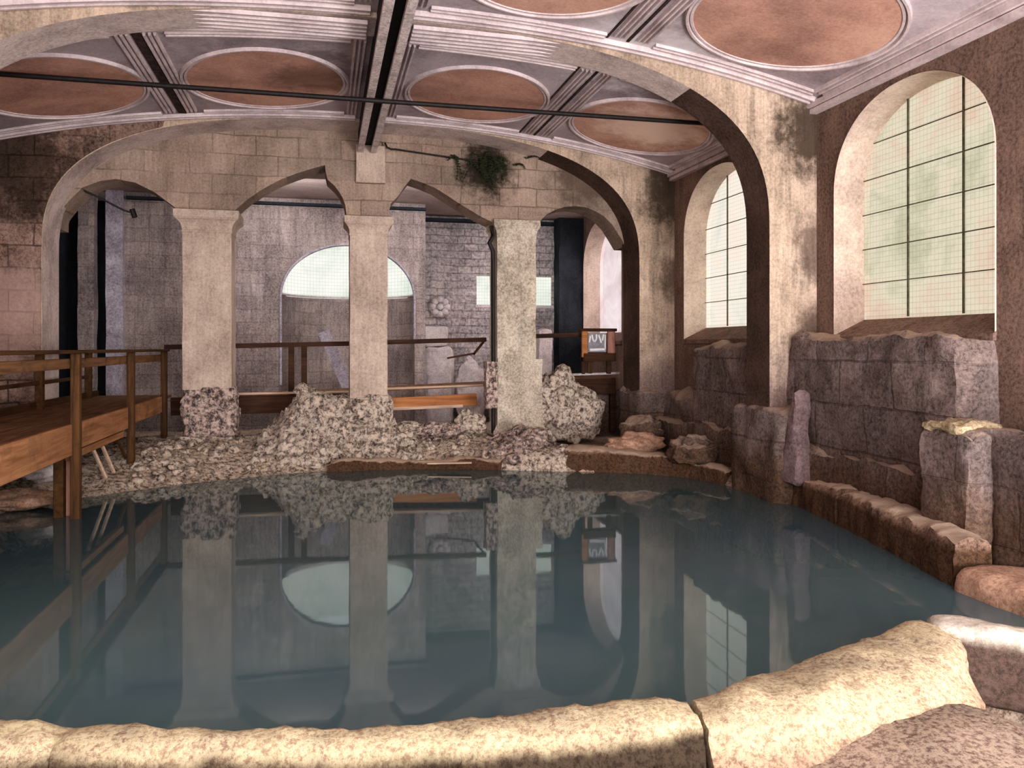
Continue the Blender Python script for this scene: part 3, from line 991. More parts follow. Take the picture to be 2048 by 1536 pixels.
bm = boxes(((3.2, 16.88, 2.76), (4.94, 17.1, 2.82)))
fin('sill', bm, M['stone_white'], w6, smooth=False)
# corner pier at far right
bm = rough_box((4.95, 16.5, 0.1), (5.55, 17.0, 4.75), 0.2, 0.03, 2, 61)
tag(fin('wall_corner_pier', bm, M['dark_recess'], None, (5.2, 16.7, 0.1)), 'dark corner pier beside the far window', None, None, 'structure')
# far left of the back room: recess, pier and pale pilaster
bm = boxes(((-4.8, 16.6, 0.1), (-3.3, 16.8, 4.75)))
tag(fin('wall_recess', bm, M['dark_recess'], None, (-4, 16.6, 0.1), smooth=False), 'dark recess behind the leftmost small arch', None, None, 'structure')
bm = rough_box((-4.19, 15.45, 0.1), (-3.93, 15.7, 4.72), 0.15, 0.015, 2, 62)
tag(fin('stone_pilaster', bm, M['back'], None, (-4.05, 15.55, 0.1)), 'narrow bluish grey pilaster standing in the dark recess', 'pilaster')
bm = rough_box((-3.73, 15.42, 0.1), (-3.45, 15.7, 4.72), 0.15, 0.012, 2, 63)
tag(fin('stone_pilaster', bm, M['pale_strip'], None, (-3.6, 15.55, 0.1)), 'pale plastered pilaster at the left end of the back wall', 'pilaster')
# cornice on the back wall
bm = boxes(((-3.4, 15.42, 4.55), (1.95, 15.56, 4.60)), ((1.95, 16.7, 4.56), (5.4, 16.95, 4.62)))
tag(fin('trim_3', bm, M['dark_recess'], None, (0, 15.5, 4.55), smooth=False), 'thin dark ledge along the top of the back wall', None, None, 'structure')

# carved fragments against the rubble wall
ro = empty('carved_rosette', (2.42, 16.86, 2.75), 'round pale carved rosette set on the rubble wall', 'carving')
b = bmesh.new()
bmesh.ops.create_cone(b, cap_ends=True, segments=32, radius1=0.26, radius2=0.22, depth=0.08)
bmesh.ops.rotate(b, verts=b.verts, cent=(0, 0, 0), matrix=__import__('mathutils').Matrix.Rotation(PI / 2, 3, 'X'))
bmesh.ops.translate(b, verts=b.verts, vec=(2.42, 16.85, 2.76))
fin('disc', b, M['back_rubble'], ro)
for k in range(8):
    a = k * PI / 4
    b = boulder((2.42 + 0.15 * math.cos(a), 16.80, 2.76 + 0.15 * math.sin(a)), (0.07, 0.05, 0.07), 0.15, 2, 70 + k, 2)
    fin('petal', b, M['stone_white'], ro)
b = boulder((2.42, 16.79, 2.76), (0.07, 0.06, 0.07), 0.1, 2, 79, 2)
fin('boss', b, M['stone_white'], ro)
b = rough_box((1.98, 16.3, 1.92), (2.52, 16.75, 2.34), 0.06, 0.02, 3, 81, roundness=0.03)
tag(fin('carved_block', b, M['stone_white'], None, (2.25, 16.5, 1.92)), 'white squared stone block on top of the fragments below the rosette', 'stone')
b = rough_box((2.02, 16.2, 0.3), (2.62, 16.75, 1.92), 0.06, 0.03, 3, 82, roundness=0.06)
tag(fin('carved_block', b, M['stone_white'], None, (2.3, 16.5, 1.1)), 'tall pale stone block under the white squared block', 'stone')
b = boulder((2.98, 16.3, 0.98), (0.34, 0.3, 0.68), 0.25, 1.6, 83, 4)
tag(fin('stone_fragment', b, M['stone_white'], None, (2.95, 16.3, 1.1)), 'rounded pale carved fragment leaning at the foot of the rubble wall', 'stone')
b = boulder((3.62, 16.4, 0.75), (0.28, 0.3, 0.45), 0.3, 1.8, 84, 4)
tag(fin('stone_fragment', b, M['back_rubble'], None, (3.45, 16.4, 1.1)), 'grey rough fragment next to the rounded pale one', 'stone')
b = rough_box((4.42, 16.2, 0.3), (4.72, 16.48, 2.3), 0.08, 0.02, 3, 85, roundness=0.03)
tag(fin('stone_shaft', b, M['stone_white'], None, (4.57, 16.5, 0.9)), 'pale upright stone shaft under the small rectangular window', 'stone')
b = bmesh.new()
bar(b, (0.02, 15.45, 2.2), (0.80, 15.1, 0.36), 0.22, 0.04, (0, 1, 0))
tag(fin('leaning_board', b, M['pale_strip'], None, (0.3, 15.2, 1.0), smooth=False), 'pale board leaning in front of the niche', 'board')

# ------------------------------------------------------------------ pool outline, water, ground
POOL = [(-3.4, 8.45), (-3.157, 9.018), (-2.63, 9.788), (-2.002, 10.282), (-1.379, 10.679), (-0.298, 11.10), (0.55, 11.22), (1.396, 11.173),
        (2.35, 10.85), (3.143, 10.50), (4.05, 10.15), (4.70, 9.5), (4.88, 8.6), (4.97, 7.7), (4.755, 6.49), (4.506, 5.358), (4.281, 4.80), (4.45, 4.45), (5.0, 4.1),
        (5.0, 3.2), (3.9, 3.22), (3.5, 3.5), (3.22, 3.80), (3.052, 3.742), (2.62, 3.575), (2.236, 3.427), (1.894, 3.295), (1.518, 3.19), (1.134, 3.175), (0.7, 3.165), (0.416, 3.17),
        (-0.085, 3.222), (-0.661, 3.393), (-1.252, 3.60), (-2.0, 4.0), (-2.75, 4.75), (-3.3, 5.8), (-3.55, 7.1)]


def cat(pts, n=6, closed=True):
    out = []
    L = len(pts)
    rng = range(L) if closed else range(L - 1)
    for i in rng:
        p0 = Vector(pts[(i - 1) % L] if closed else pts[max(i - 1, 0)])
        p1 = Vector(pts[i])
        p2 = Vector(pts[(i + 1) % L])
        p3 = Vector(pts[(i + 2) % L] if closed else pts[min(i + 2, L - 1)])
        for k in range(n):
            t = k / n
            q = 0.5 * ((2 * p1) + (-p0 + p2) * t + (2 * p0 - 5 * p1 + 4 * p2 - p3) * t * t + (-p0 + 3 * p1 - 3 * p2 + p3) * t ** 3)
            out.append(tuple(q))
    if not closed:
        out.append(tuple(pts[-1]))
    return out


PL = cat(POOL, 5)


def sd(x, y):
    """signed distance to the pool outline, negative in the water"""
    best = 1e9
    inside = False
    n = len(PL)
    for i in range(n):
        x1, y1 = PL[i]
        x2, y2 = PL[(i + 1) % n]
        dx, dy = x2 - x1, y2 - y1
        t = max(0, min(1, ((x - x1) * dx + (y - y1) * dy) / (dx * dx + dy * dy + 1e-12)))
        d = (x - x1 - dx * t) ** 2 + (y - y1 - dy * t) ** 2
        if d < best:
            best = d
        if (y1 > y) != (y2 > y) and x < dx * (y - y1) / (y2 - y1) + x1:
            inside = not inside
    d = math.sqrt(best)
    return -d if inside else d


def sm(a, b, v):
    t = max(0.0, min(1.0, (v - a) / (b - a)))
    return t * t * (3 - 2 * t)


HT = [(-180, 0.42), (-150, 0.25), (-120, 0.12), (-95, 0.10), (-84, 0.12), (-79, 0.22), (-74, 0.30), (-66, 0.31), (-63, 0.2), (-60, -0.35), (-52, -0.35), (-48, 0.0), (-40, 0.18), (-30, 0.36), (0, 0.42), (45, 0.42), (70, 0.45), (90, 0.50), (135, 0.50), (180, 0.42)]


def ground(x, y):
    d = sd(x, y)
    a = math.degrees(math.atan2(y - 7.2, x - 0.9))
    h = HT[-1][1]
    for i in range(len(HT) - 1):
        if HT[i][0] <= a <= HT[i + 1][0]:
            f = (a - HT[i][0]) / (HT[i + 1][0] - HT[i][0])
            h = HT[i][1] * (1 - f) + HT[i + 1][1] * f
            break
    if d < 0:
        return d, WATER - 0.02 - min(1.0, -d * 1.4), a
    wdt = 0.10
    if 62 < a or a < -165:
        wdt = 0.10 + 1.25 * sm(62, 85, a) if a > 0 else 1.3
    z = WATER - 0.03 + (h - WATER + 0.03) * sm(0, wdt, d) ** 0.7
    return d, z, a


# ground grid
bm = bmesh.new()
x0, x1, y0, y1, st_ = -4.5, 5.6, 0.6, 17.2, 0.11
nx, ny = int((x1 - x0) / st_), int((y1 - y0) / st_)
G = []
for j in range(ny + 1):
    row = []
    for i in range(nx + 1):
        x, y = x0 + (x1 - x0) * i / nx, y0 + (y1 - y0) * j / ny
        d, z, a = ground(x, y)
        if d > 0:
            z += 0.03 * fbm((x, y, 0), 2.2) * min(1, d * 4)
            if a > 60 or a < -170:
                z -= 0.12
            elif a > -36:
                z -= 0.10
        row.append(bm.verts.new((x, y, z)))
    G.append(row)
for j in range(ny):
    for i in range(nx):
        bm.faces.new((G[j][i], G[j][i + 1], G[j + 1][i + 1], G[j + 1][i]))
tag(fin('floor', bm, M['floor'], None, (0, 8, 0), angle=60), 'dusty uneven floor around the pool', None, None, 'structure')

# gravel bank at the back and left
bm = bmesh.new()
x0, x1, y0, y1, st_ = -4.2, 3.25, 7.9, 13.4, 0.045
nx, ny = int((x1 - x0) / st_), int((y1 - y0) / st_)
G = {}
for j in range(ny + 1):
    for i in range(nx + 1):
        x, y = x0 + (x1 - x0) * i / nx, y0 + (y1 - y0) * j / ny
        d, z, a = ground(x, y)
        if d < -0.12:
            continue
        k = min(1.0, max(0, d + 0.1) * 3)
        z += k * (0.05 * fbm((x, y, 3), 3.0) + 0.045 * abs(fbm((x, y, 7), 9.0)) + 0.02 * fbm((x, y, 1), 22))
        G[i, j] = bm.verts.new((x, y, z))
for j in range(ny):
    for i in range(nx):
        q = [G.get(c) for c in ((i, j), (i + 1, j), (i + 1, j + 1), (i, j + 1))]
        if all(q):
            bm.faces.new(q)
tag(fin('gravel_bank', bm, M['gravel'], None, (0, 11.8, 0.3), angle=75), 'pale gravel bank sloping from the arcade down to the water', 'gravel', None, 'stuff')

# water
bm = bmesh.new()
lp = [(p[0], p[1]) for p in PL]
c_ = Vector((0.9, 7.2))
f = []
for x, y in lp:
    v = Vector((x, y)) - c_
    v = v.normalized() * (v.length + 0.10)
    f.append((c_.x + v.x, c_.y + v.y))
tri = geometry.tessellate_polygon([[Vector((x, y, 0)) for x, y in f]])
vs = [bm.verts.new((x, y, WATER)) for x, y in f]
for t in tri:
    bm.faces.new([vs[i] for i in t])
for fc in bm.faces:
    if fc.normal.z < 0:
        fc.normal_flip()
tag(fin('pool_water', bm, M['water'], None, (0.9, 7.2, WATER), smooth=False), 'still dark teal water filling the round bath', 'water', None, 'stuff')

# rubble mound around the middle column
bm = bmesh.new()
x0, x1, y0, y1, st_ = -1.1, 1.55, 11.35, 13.3, 0.04
nx, ny = int((x1 - x0) / st_), int((y1 - y0) / st_)
G = {}
for j in range(ny + 1):
    for i in range(nx + 1):
        x, y = x0 + (x1 - x0) * i / nx, y0 + (y1 - y0) * j / ny
        d, z, a = ground(x, y)
        bx = sm(-1.0, -0.15, x) * (1 - sm(0.55, 1.35, x))
        by = sm(11.4, 12.6, y) * (1 - 0.7 * sm(12.9, 13.25, y))
        e = min(sm(-1.1, -0.9, x), 1 - sm(1.35, 1.55, x), sm(11.35, 11.5, y), 1 - sm(13.2, 13.3, y))
        bump_ = 0.60 * bx * by + 0.20 * math.exp(-((x + 0.3) / 0.22) ** 2 - ((y - 12.35) / 0.3) ** 2) - 0.12 * math.exp(-((x - 0.55) / 0.25) ** 2 - ((y - 12.0) / 0.4) ** 2)
        z += bump_ - 0.16 * (1 - e)
        k = e
        nv = 0.15 * abs(fbm((x, y, 3 + z), 3.2)) + 0.09 * abs(fbm((x, y, 9 + z), 8.0)) + 0.025 * fbm((x, y, z), 20)
        G[i, j] = bm.verts.new((x + 0.04 * fbm((x, y, 30), 6) * k, y - 0.5 * nv * k, z + nv * k))
for j in range(ny):
    for i in range(nx):
        bm.faces.new([G[c] for c in ((i, j), (i + 1, j), (i + 1, j + 1), (i, j + 1))])
tag(fin('rubble_mound', bm, M['rubble'], None, (0.2, 12.2, 0.5), angle=75), 'pale mound of crumbling rubble around the foot of the middle column', 'mound')

# individual rocks
def rock(name, c, r, amp, fr_, seed, mat, label, cat_='rock', group=None, sub=4):
    o = fin(name, boulder(c, r, amp, fr_, seed, sub), M[mat], None, (c[0], c[1], c[2] - r[2] * 0.8), angle=70)
    return tag(o, label, cat_, group)


rock('mortar_boulder', (3.78, 12.55, 0.95), (0.42, 0.38, 0.56), 0.32, 1.8, 101, 'rubble', 'large pale boulder of broken mortar right of the flared pedestal', 'boulder')
rock('mortar_boulder', (4.12, 12.45, 0.80), (0.34, 0.34, 0.40), 0.32, 2.0, 102, 'rubble', 'lower lump of mortar leaning on the large pale boulder', 'boulder')
rock('rubble_lump', (2.95, 11.55, 0.42), (0.42, 0.5, 0.28), 0.4, 2.0, 103, 'rough_base', 'dark pitted lump under the flared pedestal at the water edge', 'rubble')
rock('rubble_lump', (2.72, 11.2, 0.33), (0.40, 0.42, 0.25), 0.45, 2.6, 104, 'rough_base', 'low pitted lump left of the pitted one at the water edge', 'rubble')
rock('rubble_lump', (3.28, 10.75, 0.32), (0.22, 0.22, 0.20), 0.35, 2.2, 105, 'rubble', 'round pale lump dipping into the water below the flared pedestal', 'rubble')
rock('rubble_lump', (3.2, 11.9, 0.45), (0.26, 0.3, 0.2), 0.4, 2.2, 106, 'rubble', 'pale lump wedged against the front of the flared plinth', 'rubble')
rock('rubble_lump', (-0.30, 12.35, 1.27), (0.11, 0.10, 0.09), 0.4, 2.2, 107, 'rubble', 'small pinkish stone perched on top of the mound', 'stone')
rock('rubble_lump', (0.62, 12.2, 0.93), (0.2, 0.14, 0.17), 0.35, 2.0, 108, 'rubble', 'rounded stone leaning on the base of the middle column', 'stone')
rock('loose_rock', (1.72, 12.3, 0.62), (0.34, 0.16, 0.12), 0.4, 2.2, 109, 'rough_base', 'long speckled rock lying under the orange plank', 'rock')
rock('loose_rock', (2.28, 12.45, 0.68), (0.22, 0.2, 0.2), 0.4, 2.2, 110, 'rubble', 'pale chunky rock left of the dark pipe', 'rock')
rock('loose_rock', (1.28, 12.35, 0.66), (0.2, 0.16, 0.1), 0.35, 2.2, 111, 'rubble', 'flat pale rock right of the middle column base', 'rock')
rock('loose_rock', (-3.15, 9.35, 0.30), (0.5, 0.25, 0.10), 0.25, 1.8, 112, 'pink_slab', 'flat pinkish rock at the water edge under the walkway', 'rock')
rock('loose_rock', (-3.05, 9.95, 0.52), (0.25, 0.2, 0.12), 0.3, 2.0, 113, 'stone_white', 'pale rock under the walkway behind the flat pinkish one', 'rock')
rock('loose_rock', (-3.4, 10.4, 0.6), (0.4, 0.3, 0.25), 0.35, 1.8, 114, 'rough_base', 'dark rock in the shadow under the walkway', 'rock')
rock('loose_rock', (4.35, 10.75, 0.5), (0.4, 0.3, 0.18), 0.35, 1.8, 115, 'pink_slab', 'pinkish broken rock on the ledge right of the boulders', 'rock')
rock('loose_rock', (4.65, 11.2, 0.62), (0.3, 0.3, 0.25), 0.35, 1.8, 116, 'low_wall', 'purple rock at the foot of the far right pier', 'rock')
rock('loose_rock', (4.75, 9.75, 0.5), (0.3, 0.34, 0.22), 0.35, 1.8, 117, 'low_wall', 'dark purple rock in the corner of the pool under the second window', 'rock')

proto = fin('loose_stone', boulder((0, 0, 0), (0.06, 0.05, 0.035), 0.35, 1.6, 130, 2), M['rubble'], None, (0, 0, 0), angle=70)
meshes = [proto.data] + [fin('loose_stone', boulder((0, 0, 0), (0.05 + 0.01 * k, 0.05, 0.04), 0.4, 1.6, 131 + k, 2), M['rubble' if k % 2 else 'gravel'], None, (0, 0, 0), angle=70).data for k in range(3)]
for o in [o for o in COL.objects if o.name.startswith('loose_stone')][1:]:
    bpy.data.objects.remove(o)
rnd = random.Random(9)
cnt = 0
while cnt < 110:
    x, y = rnd.uniform(-2.3, 2.6), rnd.uniform(10.3, 12.35)
    d, z, a = ground(x, y)
    if d < 0.25 or (-1.15 < x < 1.5 and y > 11.5):
        continue
    o = proto if cnt == 0 else proto.copy()
    if cnt:
        o.data = meshes[cnt % 4]
        COL.objects.link(o)
    s = rnd.uniform(0.6, 1.7)
    o.location = (x, y, z + 0.02)
    o.rotation_euler = (rnd.uniform(-0.4, 0.4), rnd.uniform(-0.4, 0.4), rnd.uniform(0, 6.28))
    o.scale = (s, s, s)
    tag(o, 'small pale stone lying loose on the gravel bank', 'stone', 'loose stones on the gravel bank')
    cnt += 1


# ------------------------------------------------------------------ coping stones
def coping(name, inner, outer, ztop, zin, zout, mat, label, seed, amp=0.018, group=None, prof=None, cat_='stone'):
    A = cat(inner, 1, False)
    def resample(pts, n):
        pts = [Vector(p) for p in cat(pts, 8, False)]
        L = [0]
        for i in range(1, len(pts)):
            L.append(L[-1] + (pts[i] - pts[i - 1]).length)
        out = []
        j = 0
        for k in range(n):
            s = L[-1] * k / (n - 1)
            while j < len(L) - 2 and L[j + 1] < s:
                j += 1
            f = (s - L[j]) / max(1e-9, L[j + 1] - L[j])
            out.append(pts[j].lerp(pts[j + 1], min(1, f)))
        return out
    length = sum((Vector(inner[i + 1]) - Vector(inner[i])).length for i in range(len(inner) - 1))
    N = max(12, int(length / 0.035))
    I, O = resample(inner, N), resample(outer, N)
    prof = prof or [(-0.03, None, 0), (-0.03, -0.16, 0), (-0.02, -0.09, 0), (0.0, -0.05, 0), (0.04, -0.018, 0), (0.10, 0.0, 0), (0.2, 0.004, 0), (0.32, 0.006, 0),
                    (0.45, 0.004, 0), (0.56, -0.002, 0), (0.66, -0.014, 0), (0.74, -0.03, 0), (0.82, -0.06, 0), (0.9, -0.10, 0), (0.97, -0.15, 0), (1.05, -0.2, 0), (1.06, -0.27, 0), (1.07, -0.36, 0), (1.08, None, 1)]
    # refine the profile
    bm = bmesh.new()
    prev = None
    sv = Vector((seed * 2.3, seed * 5.1, 0))
    for k in range(N):
        w = O[k] - I[k]
        e = min(1.0, min(k, N - 1 - k) / 3.0)
        zt = ztop(k / (N - 1)) if callable(ztop) else ztop
        ring = []
        for (f, dz, side) in prof:
            z = (zout if side else zin) if dz is None else zt + dz - 0.02 * (1 - e)
            p = Vector((I[k].x + w.x * f, I[k].y + w.y * f, z))
            q = p + sv
            nv = Vector((fbm(q, 4), fbm(q + Vector((7, 0, 0)), 4), fbm(q + Vector((0, 7, 0)), 4))) * amp + Vector((fbm(q, 14), fbm(q + Vector((3, 0, 0)), 14), fbm(q + Vector((0, 3, 0)), 14))) * amp * 0.5
            ring.append(bm.verts.new(p + nv))
        if prev:
            for i in range(len(ring) - 1):
                bm.faces.new((prev[i], prev[i + 1], ring[i + 1], ring[i]))
            bm.faces.new((prev[-1], prev[0], ring[0], ring[-1]))
        else:
            bm.faces.new(ring[::-1])
        prev = ring
    bm.faces.new(prev)
    mid = I[N // 2]
    o = fin(name, bm, M[mat], None, (mid.x, mid.y, zin), angle=60)
    return tag(o, label, cat_, group)


near_in = [(-2.6, 4.62), (-2.0, 4.05), (-1.252, 3.60), (-0.961, 3.507), (-0.661, 3.393), (-0.35, 3.29), (-0.085, 3.222), (0.18, 3.185), (0.416, 3.168), (0.7, 3.165), (0.92, 3.17), (1.134, 3.178), (1.32, 3.175), (1.505, 3.172)]
near_out = [(-2.75, 4.35), (-2.15, 3.80), (-1.30, 3.32), (-1.0, 3.24), (-0.72, 3.17), (-0.41, 3.10), (-0.12, 3.04), (0.16, 2.97), (0.42, 2.92), (0.69, 2.89), (0.90, 2.885), (1.10, 2.88), (1.28, 2.88), (1.46, 2.87)]
coping('coping_stone', near_in[:4], near_out[:4], 0.42, 0.05, -0.1, 'coping_near', 'worn cream coping stone at the bottom left corner of the pool', 201, group='coping stones along the near edge of the pool')
coping('coping_stone', [(-0.945, 3.50)] + near_in[4:], [(-0.98, 3.235)] + near_out[4:], 0.42, 0.05, -0.1, 'coping_near', 'long curved cream coping stone ending at the dark crack', 202, group='coping stones along the near edge of the pool')
coping('coping_stone', [(1.535, 3.18), (1.72, 3.225), (1.894, 3.295), (2.236, 3.427), (2.62, 3.575), (2.9, 3.69), (3.08, 3.755), (3.17, 3.76), (3.25, 3.70)],
       [(1.50, 2.86), (1.68, 2.84), (1.897, 2.83), (2.2, 2.85), (2.45, 2.90), (2.7, 2.98), (2.93, 3.10), (3.05, 3.22), (3.20, 3.42)], 0.42, 0.05, 0.0, 'coping_broad',
       'broad rounded cream coping stone right of the dark crack', 203, amp=0.02, group='coping stones along the near edge of the pool')
bm = rough_box((0, 0, 0.02), (0.9, 0.24, 0.43), 0.04, 0.02, 4, 205, roundness=0.03)
import mathutils
bmesh.ops.rotate(bm, verts=bm.verts, cent=(0, 0, 0), matrix=mathutils.Matrix.Rotation(math.radians(-38), 3, 'Z'))
bmesh.ops.translate(bm, verts=bm.verts, vec=(3.13, 3.62, 0))
tag(fin('stone_slab', bm, M['white_slab'], None, (3.5, 3.6, 0.0), angle=60), 'bright white stone slab at the near right edge of the pool', 'stone')

FARPROF = [(-0.02, None, 0), (-0.04, -0.2, 0), (-0.03, -0.12, 0), (0.0, -0.05, 0), (0.06, -0.015, 0), (0.2, 0.0, 0), (0.4, 0.006, 0), (0.6, 0.0, 0), (0.8, -0.01, 0), (0.95, -0.05, 0), (1.0, None, 1)]
coping('coping_stone', [(4.90, 8.55), (4.95, 8.1), (4.95, 7.65), (4.87, 7.1), (4.80, 6.75)], [(5.2, 8.6), (5.2, 8.1), (5.2, 7.6), (5.14, 7.1), (5.1, 6.75)], lambda t: 0.42 + 0.13 * t, 0.02, 0.1, 'coping_right',
       'dark mossy ledge stone nearer the middle pier on the far right rim', 206, amp=0.035, group='ledge stones along the right edge of the pool', prof=FARPROF)
coping('coping_stone', [(4.79, 6.72), (4.74, 6.4), (4.62, 5.9), (4.50, 5.35), (4.40, 4.98), (4.36, 4.82)], [(5.08, 6.72), (5.05, 6.4), (4.98, 5.9), (4.88, 5.35), (4.76, 4.95), (4.68, 4.78)], 0.54, 0.02, 0.1, 'coping_right',
       'pale topped ledge stone with a broken blunt end on the right rim', 207, amp=0.035, group='ledge stones along the right edge of the pool', prof=FARPROF)
coping('coping_stone', [(3.25, 10.55), (3.6, 10.38), (4.0, 10.17), (4.35, 9.95), (4.68, 9.55), (4.82, 9.0)], [(3.5, 11.0), (3.85, 10.85), (4.25, 10.6), (4.65, 10.3), (4.95, 9.8), (5.1, 9.1)], lambda t: 0.53 - 0.14 * t, 0.02, 0.2, 'coping_right',
       'dark curved ledge stone between the boulders and the right wall', 208, amp=0.03, group='ledge stones along the right edge of the pool', prof=FARPROF)
coping('coping_stone', [(0.05, 11.2), (0.6, 11.24), (1.2, 11.2), (1.8, 11.05), (2.4, 10.85)], [(0.15, 11.45), (0.7, 11.5), (1.3, 11.45), (1.9, 11.35), (2.5, 11.1)], lambda t: 0.33 + 0.02 * math.sin(9 * t), 0.02, 0.1, 'coping_right',
       'low brown ledge stone below the rubble mound at the far rim', 209, amp=0.035, group='ledge stones along the right edge of the pool', prof=FARPROF)
bm = rough_box((4.30, 4.05, 0.02), (5.3, 4.78, 0.36), 0.05, 0.03, 3, 210, roundness=0.04)
tag(fin('stone_slab', bm, M['pink_slab'], None, (4.8, 4.4, 0.02), angle=60), 'low pinkish stone slab at the right edge beyond the blunt ledge stone', 'stone')
b = bmesh.new()
bar(b, (1.42, 11.10, 0.29), (2.02, 10.96, 0.30), 0.09, 0.02)
tag(fin('floating_batten', b, M['wood_pale'], None, (1.7, 11.0, 0.28), smooth=False), 'pale batten lying at the far water edge', 'plank')


# shaggy dark moss hanging on the outer face of the near coping
bm = bmesh.new()
rnd = random.Random(21)
outp = cat([(0.2, 2.955)] + near_out[8:] + [(1.68, 2.84)], 6, False)
for k in range(2600):
    f = rnd.random() * (len(outp) - 1.001)
    q0, q1 = Vector(outp[int(f)]), Vector(outp[int(f) + 1])
    c = q0.lerp(q1, f - int(f))
    z = rnd.uniform(0.12, 0.345)
    dn = 0.05 * (0.36 - z)
    y = c.y + 0.035 - dn - rnd.uniform(0, 0.03)
    if z > 0.27 + 0.09 * fbm((c.x, 0, 5), 2.5):
        continue
    L = rnd.uniform(0.02, 0.055)
    w_ = rnd.uniform(0.003, 0.006)
    ax, ay = rnd.uniform(-0.4, 0.4), rnd.uniform(-0.9, -0.2)
    v0 = bm.verts.new((c.x - w_, y, z))
    v1 = bm.verts.new((c.x + w_, y, z))
    v2 = bm.verts.new((c.x + ax * L, y + ay * L, z + L))
    bm.faces.new((v0, v1, v2))
tag(fin('moss_fringe', bm, M['moss'], None, (1.1, 2.9, 0.2), smooth=False), 'shaggy dark moss on the outer face of the near coping', 'moss', None, 'stuff')

# ------------------------------------------------------------------ timber walkway at left
RX = -2.42
wk = empty('timber_walkway', (-3.0, 9.5, 0.3), 'raised timber walkway with handrails crossing the left side of the pool', 'walkway')
def part(name, bm, mat, par=wk, label=None, bevel=0.006):
    o = fin(name, bm, M[mat], par, smooth=False, bevel=bevel, seg=1)
    if label:
        o['label'] = label
    return o


b = bmesh.new()
for k in range(5):
    box(b, (-3.56 + k * 0.222, 4.0, 1.07), (-3.56 + k * 0.222 + 0.212, 14.35, 1.11))
part('deck', b, 'wood_deck', bevel=0)
for y0_, y1_, zb in ((4.0, 8.70, 0.83), (8.74, 11.05, 0.87), (11.12, 13.3, 0.90)):
    b = bmesh.new()
    box(b, (RX - 0.03, y0_, zb), (RX + 0.012, y1_, 1.14))
    part('fascia_board', b, 'wood_fascia')
b = bmesh.new()
box(b, (RX - 0.10, 8.85, 0.76), (RX - 0.04, 11.05, 0.84))
part('bearer', b, 'wood_fascia')
b = bmesh.new()
box(b, (-3.6, 4.0, 0.86), (-3.56, 14.3, 1.20))
part('fascia_board', b, 'wood_rail')
for y in (5.2, 8.75, 11.1, 13.3):
    b = bmesh.new()
    zb = 0.0 if y < 9 else 0.25
    box(b, (RX - 0.01, y - 0.05, zb), (RX + 0.075, y + 0.045, 1.84))
    part('post', b, 'wood_post')
for y in (5.5, 7.9, 9.6, 11.4, 13.6):
    b = bmesh.new()
    box(b, (-3.58, y - 0.05, 0.1), (-3.49, y + 0.05, 1.84))
    part('post', b, 'wood_rail')
# double pile standing in the water beside the front post
b = bmesh.new()
box(b, (RX - 0.19, 8.80, -0.1), (RX - 0.10, 8.92, 0.95))
part('pile', b, 'wood_rail')
b = bmesh.new()
box(b, (RX - 0.11, 8.90, -0.1), (RX - 0.015, 8.98, 0.95))  # pinker timber paints the lit face of the pile
part('pile', b, 'wood_pink', label='pinkish lit pile')
# handrails
b = bmesh.new()
box(b, (RX - 0.10, 4.0, 1.84), (RX + 0.10, 13.4, 1.875))
part('handrail', b, 'wood_rail')
b = bmesh.new()
box(b, (RX - 0.045, 4.0, 1.69), (RX - 0.012, 13.35, 1.79))
part('side_rail', b, 'wood_deck')
b = bmesh.new()
box(b, (-3.60, 4.0, 1.82), (-3.46, 13.8, 1.86))
part('handrail', b, 'wood_rail')
b = bmesh.new()
box(b, (-3.56, 4.0, 1.42), (-3.52, 13.8, 1.47))
part('side_rail', b, 'wood_rail')
# braces and sticks under the deck
for p0, p1, mt in (((-2.62, 10.45, 0.86), (-2.50, 10.72, 0.36), 'wood_pale'), ((-2.66, 10.2, 0.86), (-2.52, 10.42, 0.34), 'wood_pale'), ((-2.52, 10.75, 0.88), (-2.44, 11.05, 0.5), 'wood_rail')):
    b = bmesh.new()
    bar(b, p0, p1, 0.03, 0.03)
    part('brace', b, mt, bevel=0)
for y in (6.5, 8.75, 11.0, 13.2):
    b = bmesh.new()
    box(b, (-3.56, y - 0.05, 0.92), (RX - 0.03, y + 0.05, 1.07))
    part('joist', b, 'wood_rail', bevel=0)

# ------------------------------------------------------------------ timber walkway behind the arcade
bw = empty('timber_walkway', (1.5, 13.8, 0.3), 'timber walkway with a rail running behind the arcade columns', 'walkway')
def slope(x):
    return 0.036 * (x + 1.3)


b = bmesh.new()
for k in range(4):
    bar(b, (-2.3, 13.5 + k * 0.24, 1.08 + slope(-2.3) * 0.5), (5.05, 13.5 + k * 0.24, 1.10 + slope(5.05) * 1.1), 0.23, 0.04)
part('deck', b, 'wood_deck', bw, bevel=0)
for xa, xb, za, zb, h, mt in ((-2.3, 0.4, 0.98, 1.0, 0.28, 'wood_rail_x'), (0.95, 2.55, 0.96, 1.02, 0.20, 'wood_orange'), (3.4, 5.05, 1.18, 1.22, 0.28, 'wood_rail_x')):
    b = bmesh.new()
    bar(b, (xa, 13.36, za), (xb, 13.36, zb), 0.05, h)
    part('fascia_board', b, mt, bw)
b = bmesh.new()
bar(b, (1.0, 13.30, 0.885), (2.3, 13.30, 0.915), 0.05, 0.05)
part('fascia_board', b, 'wood_pale', bw)
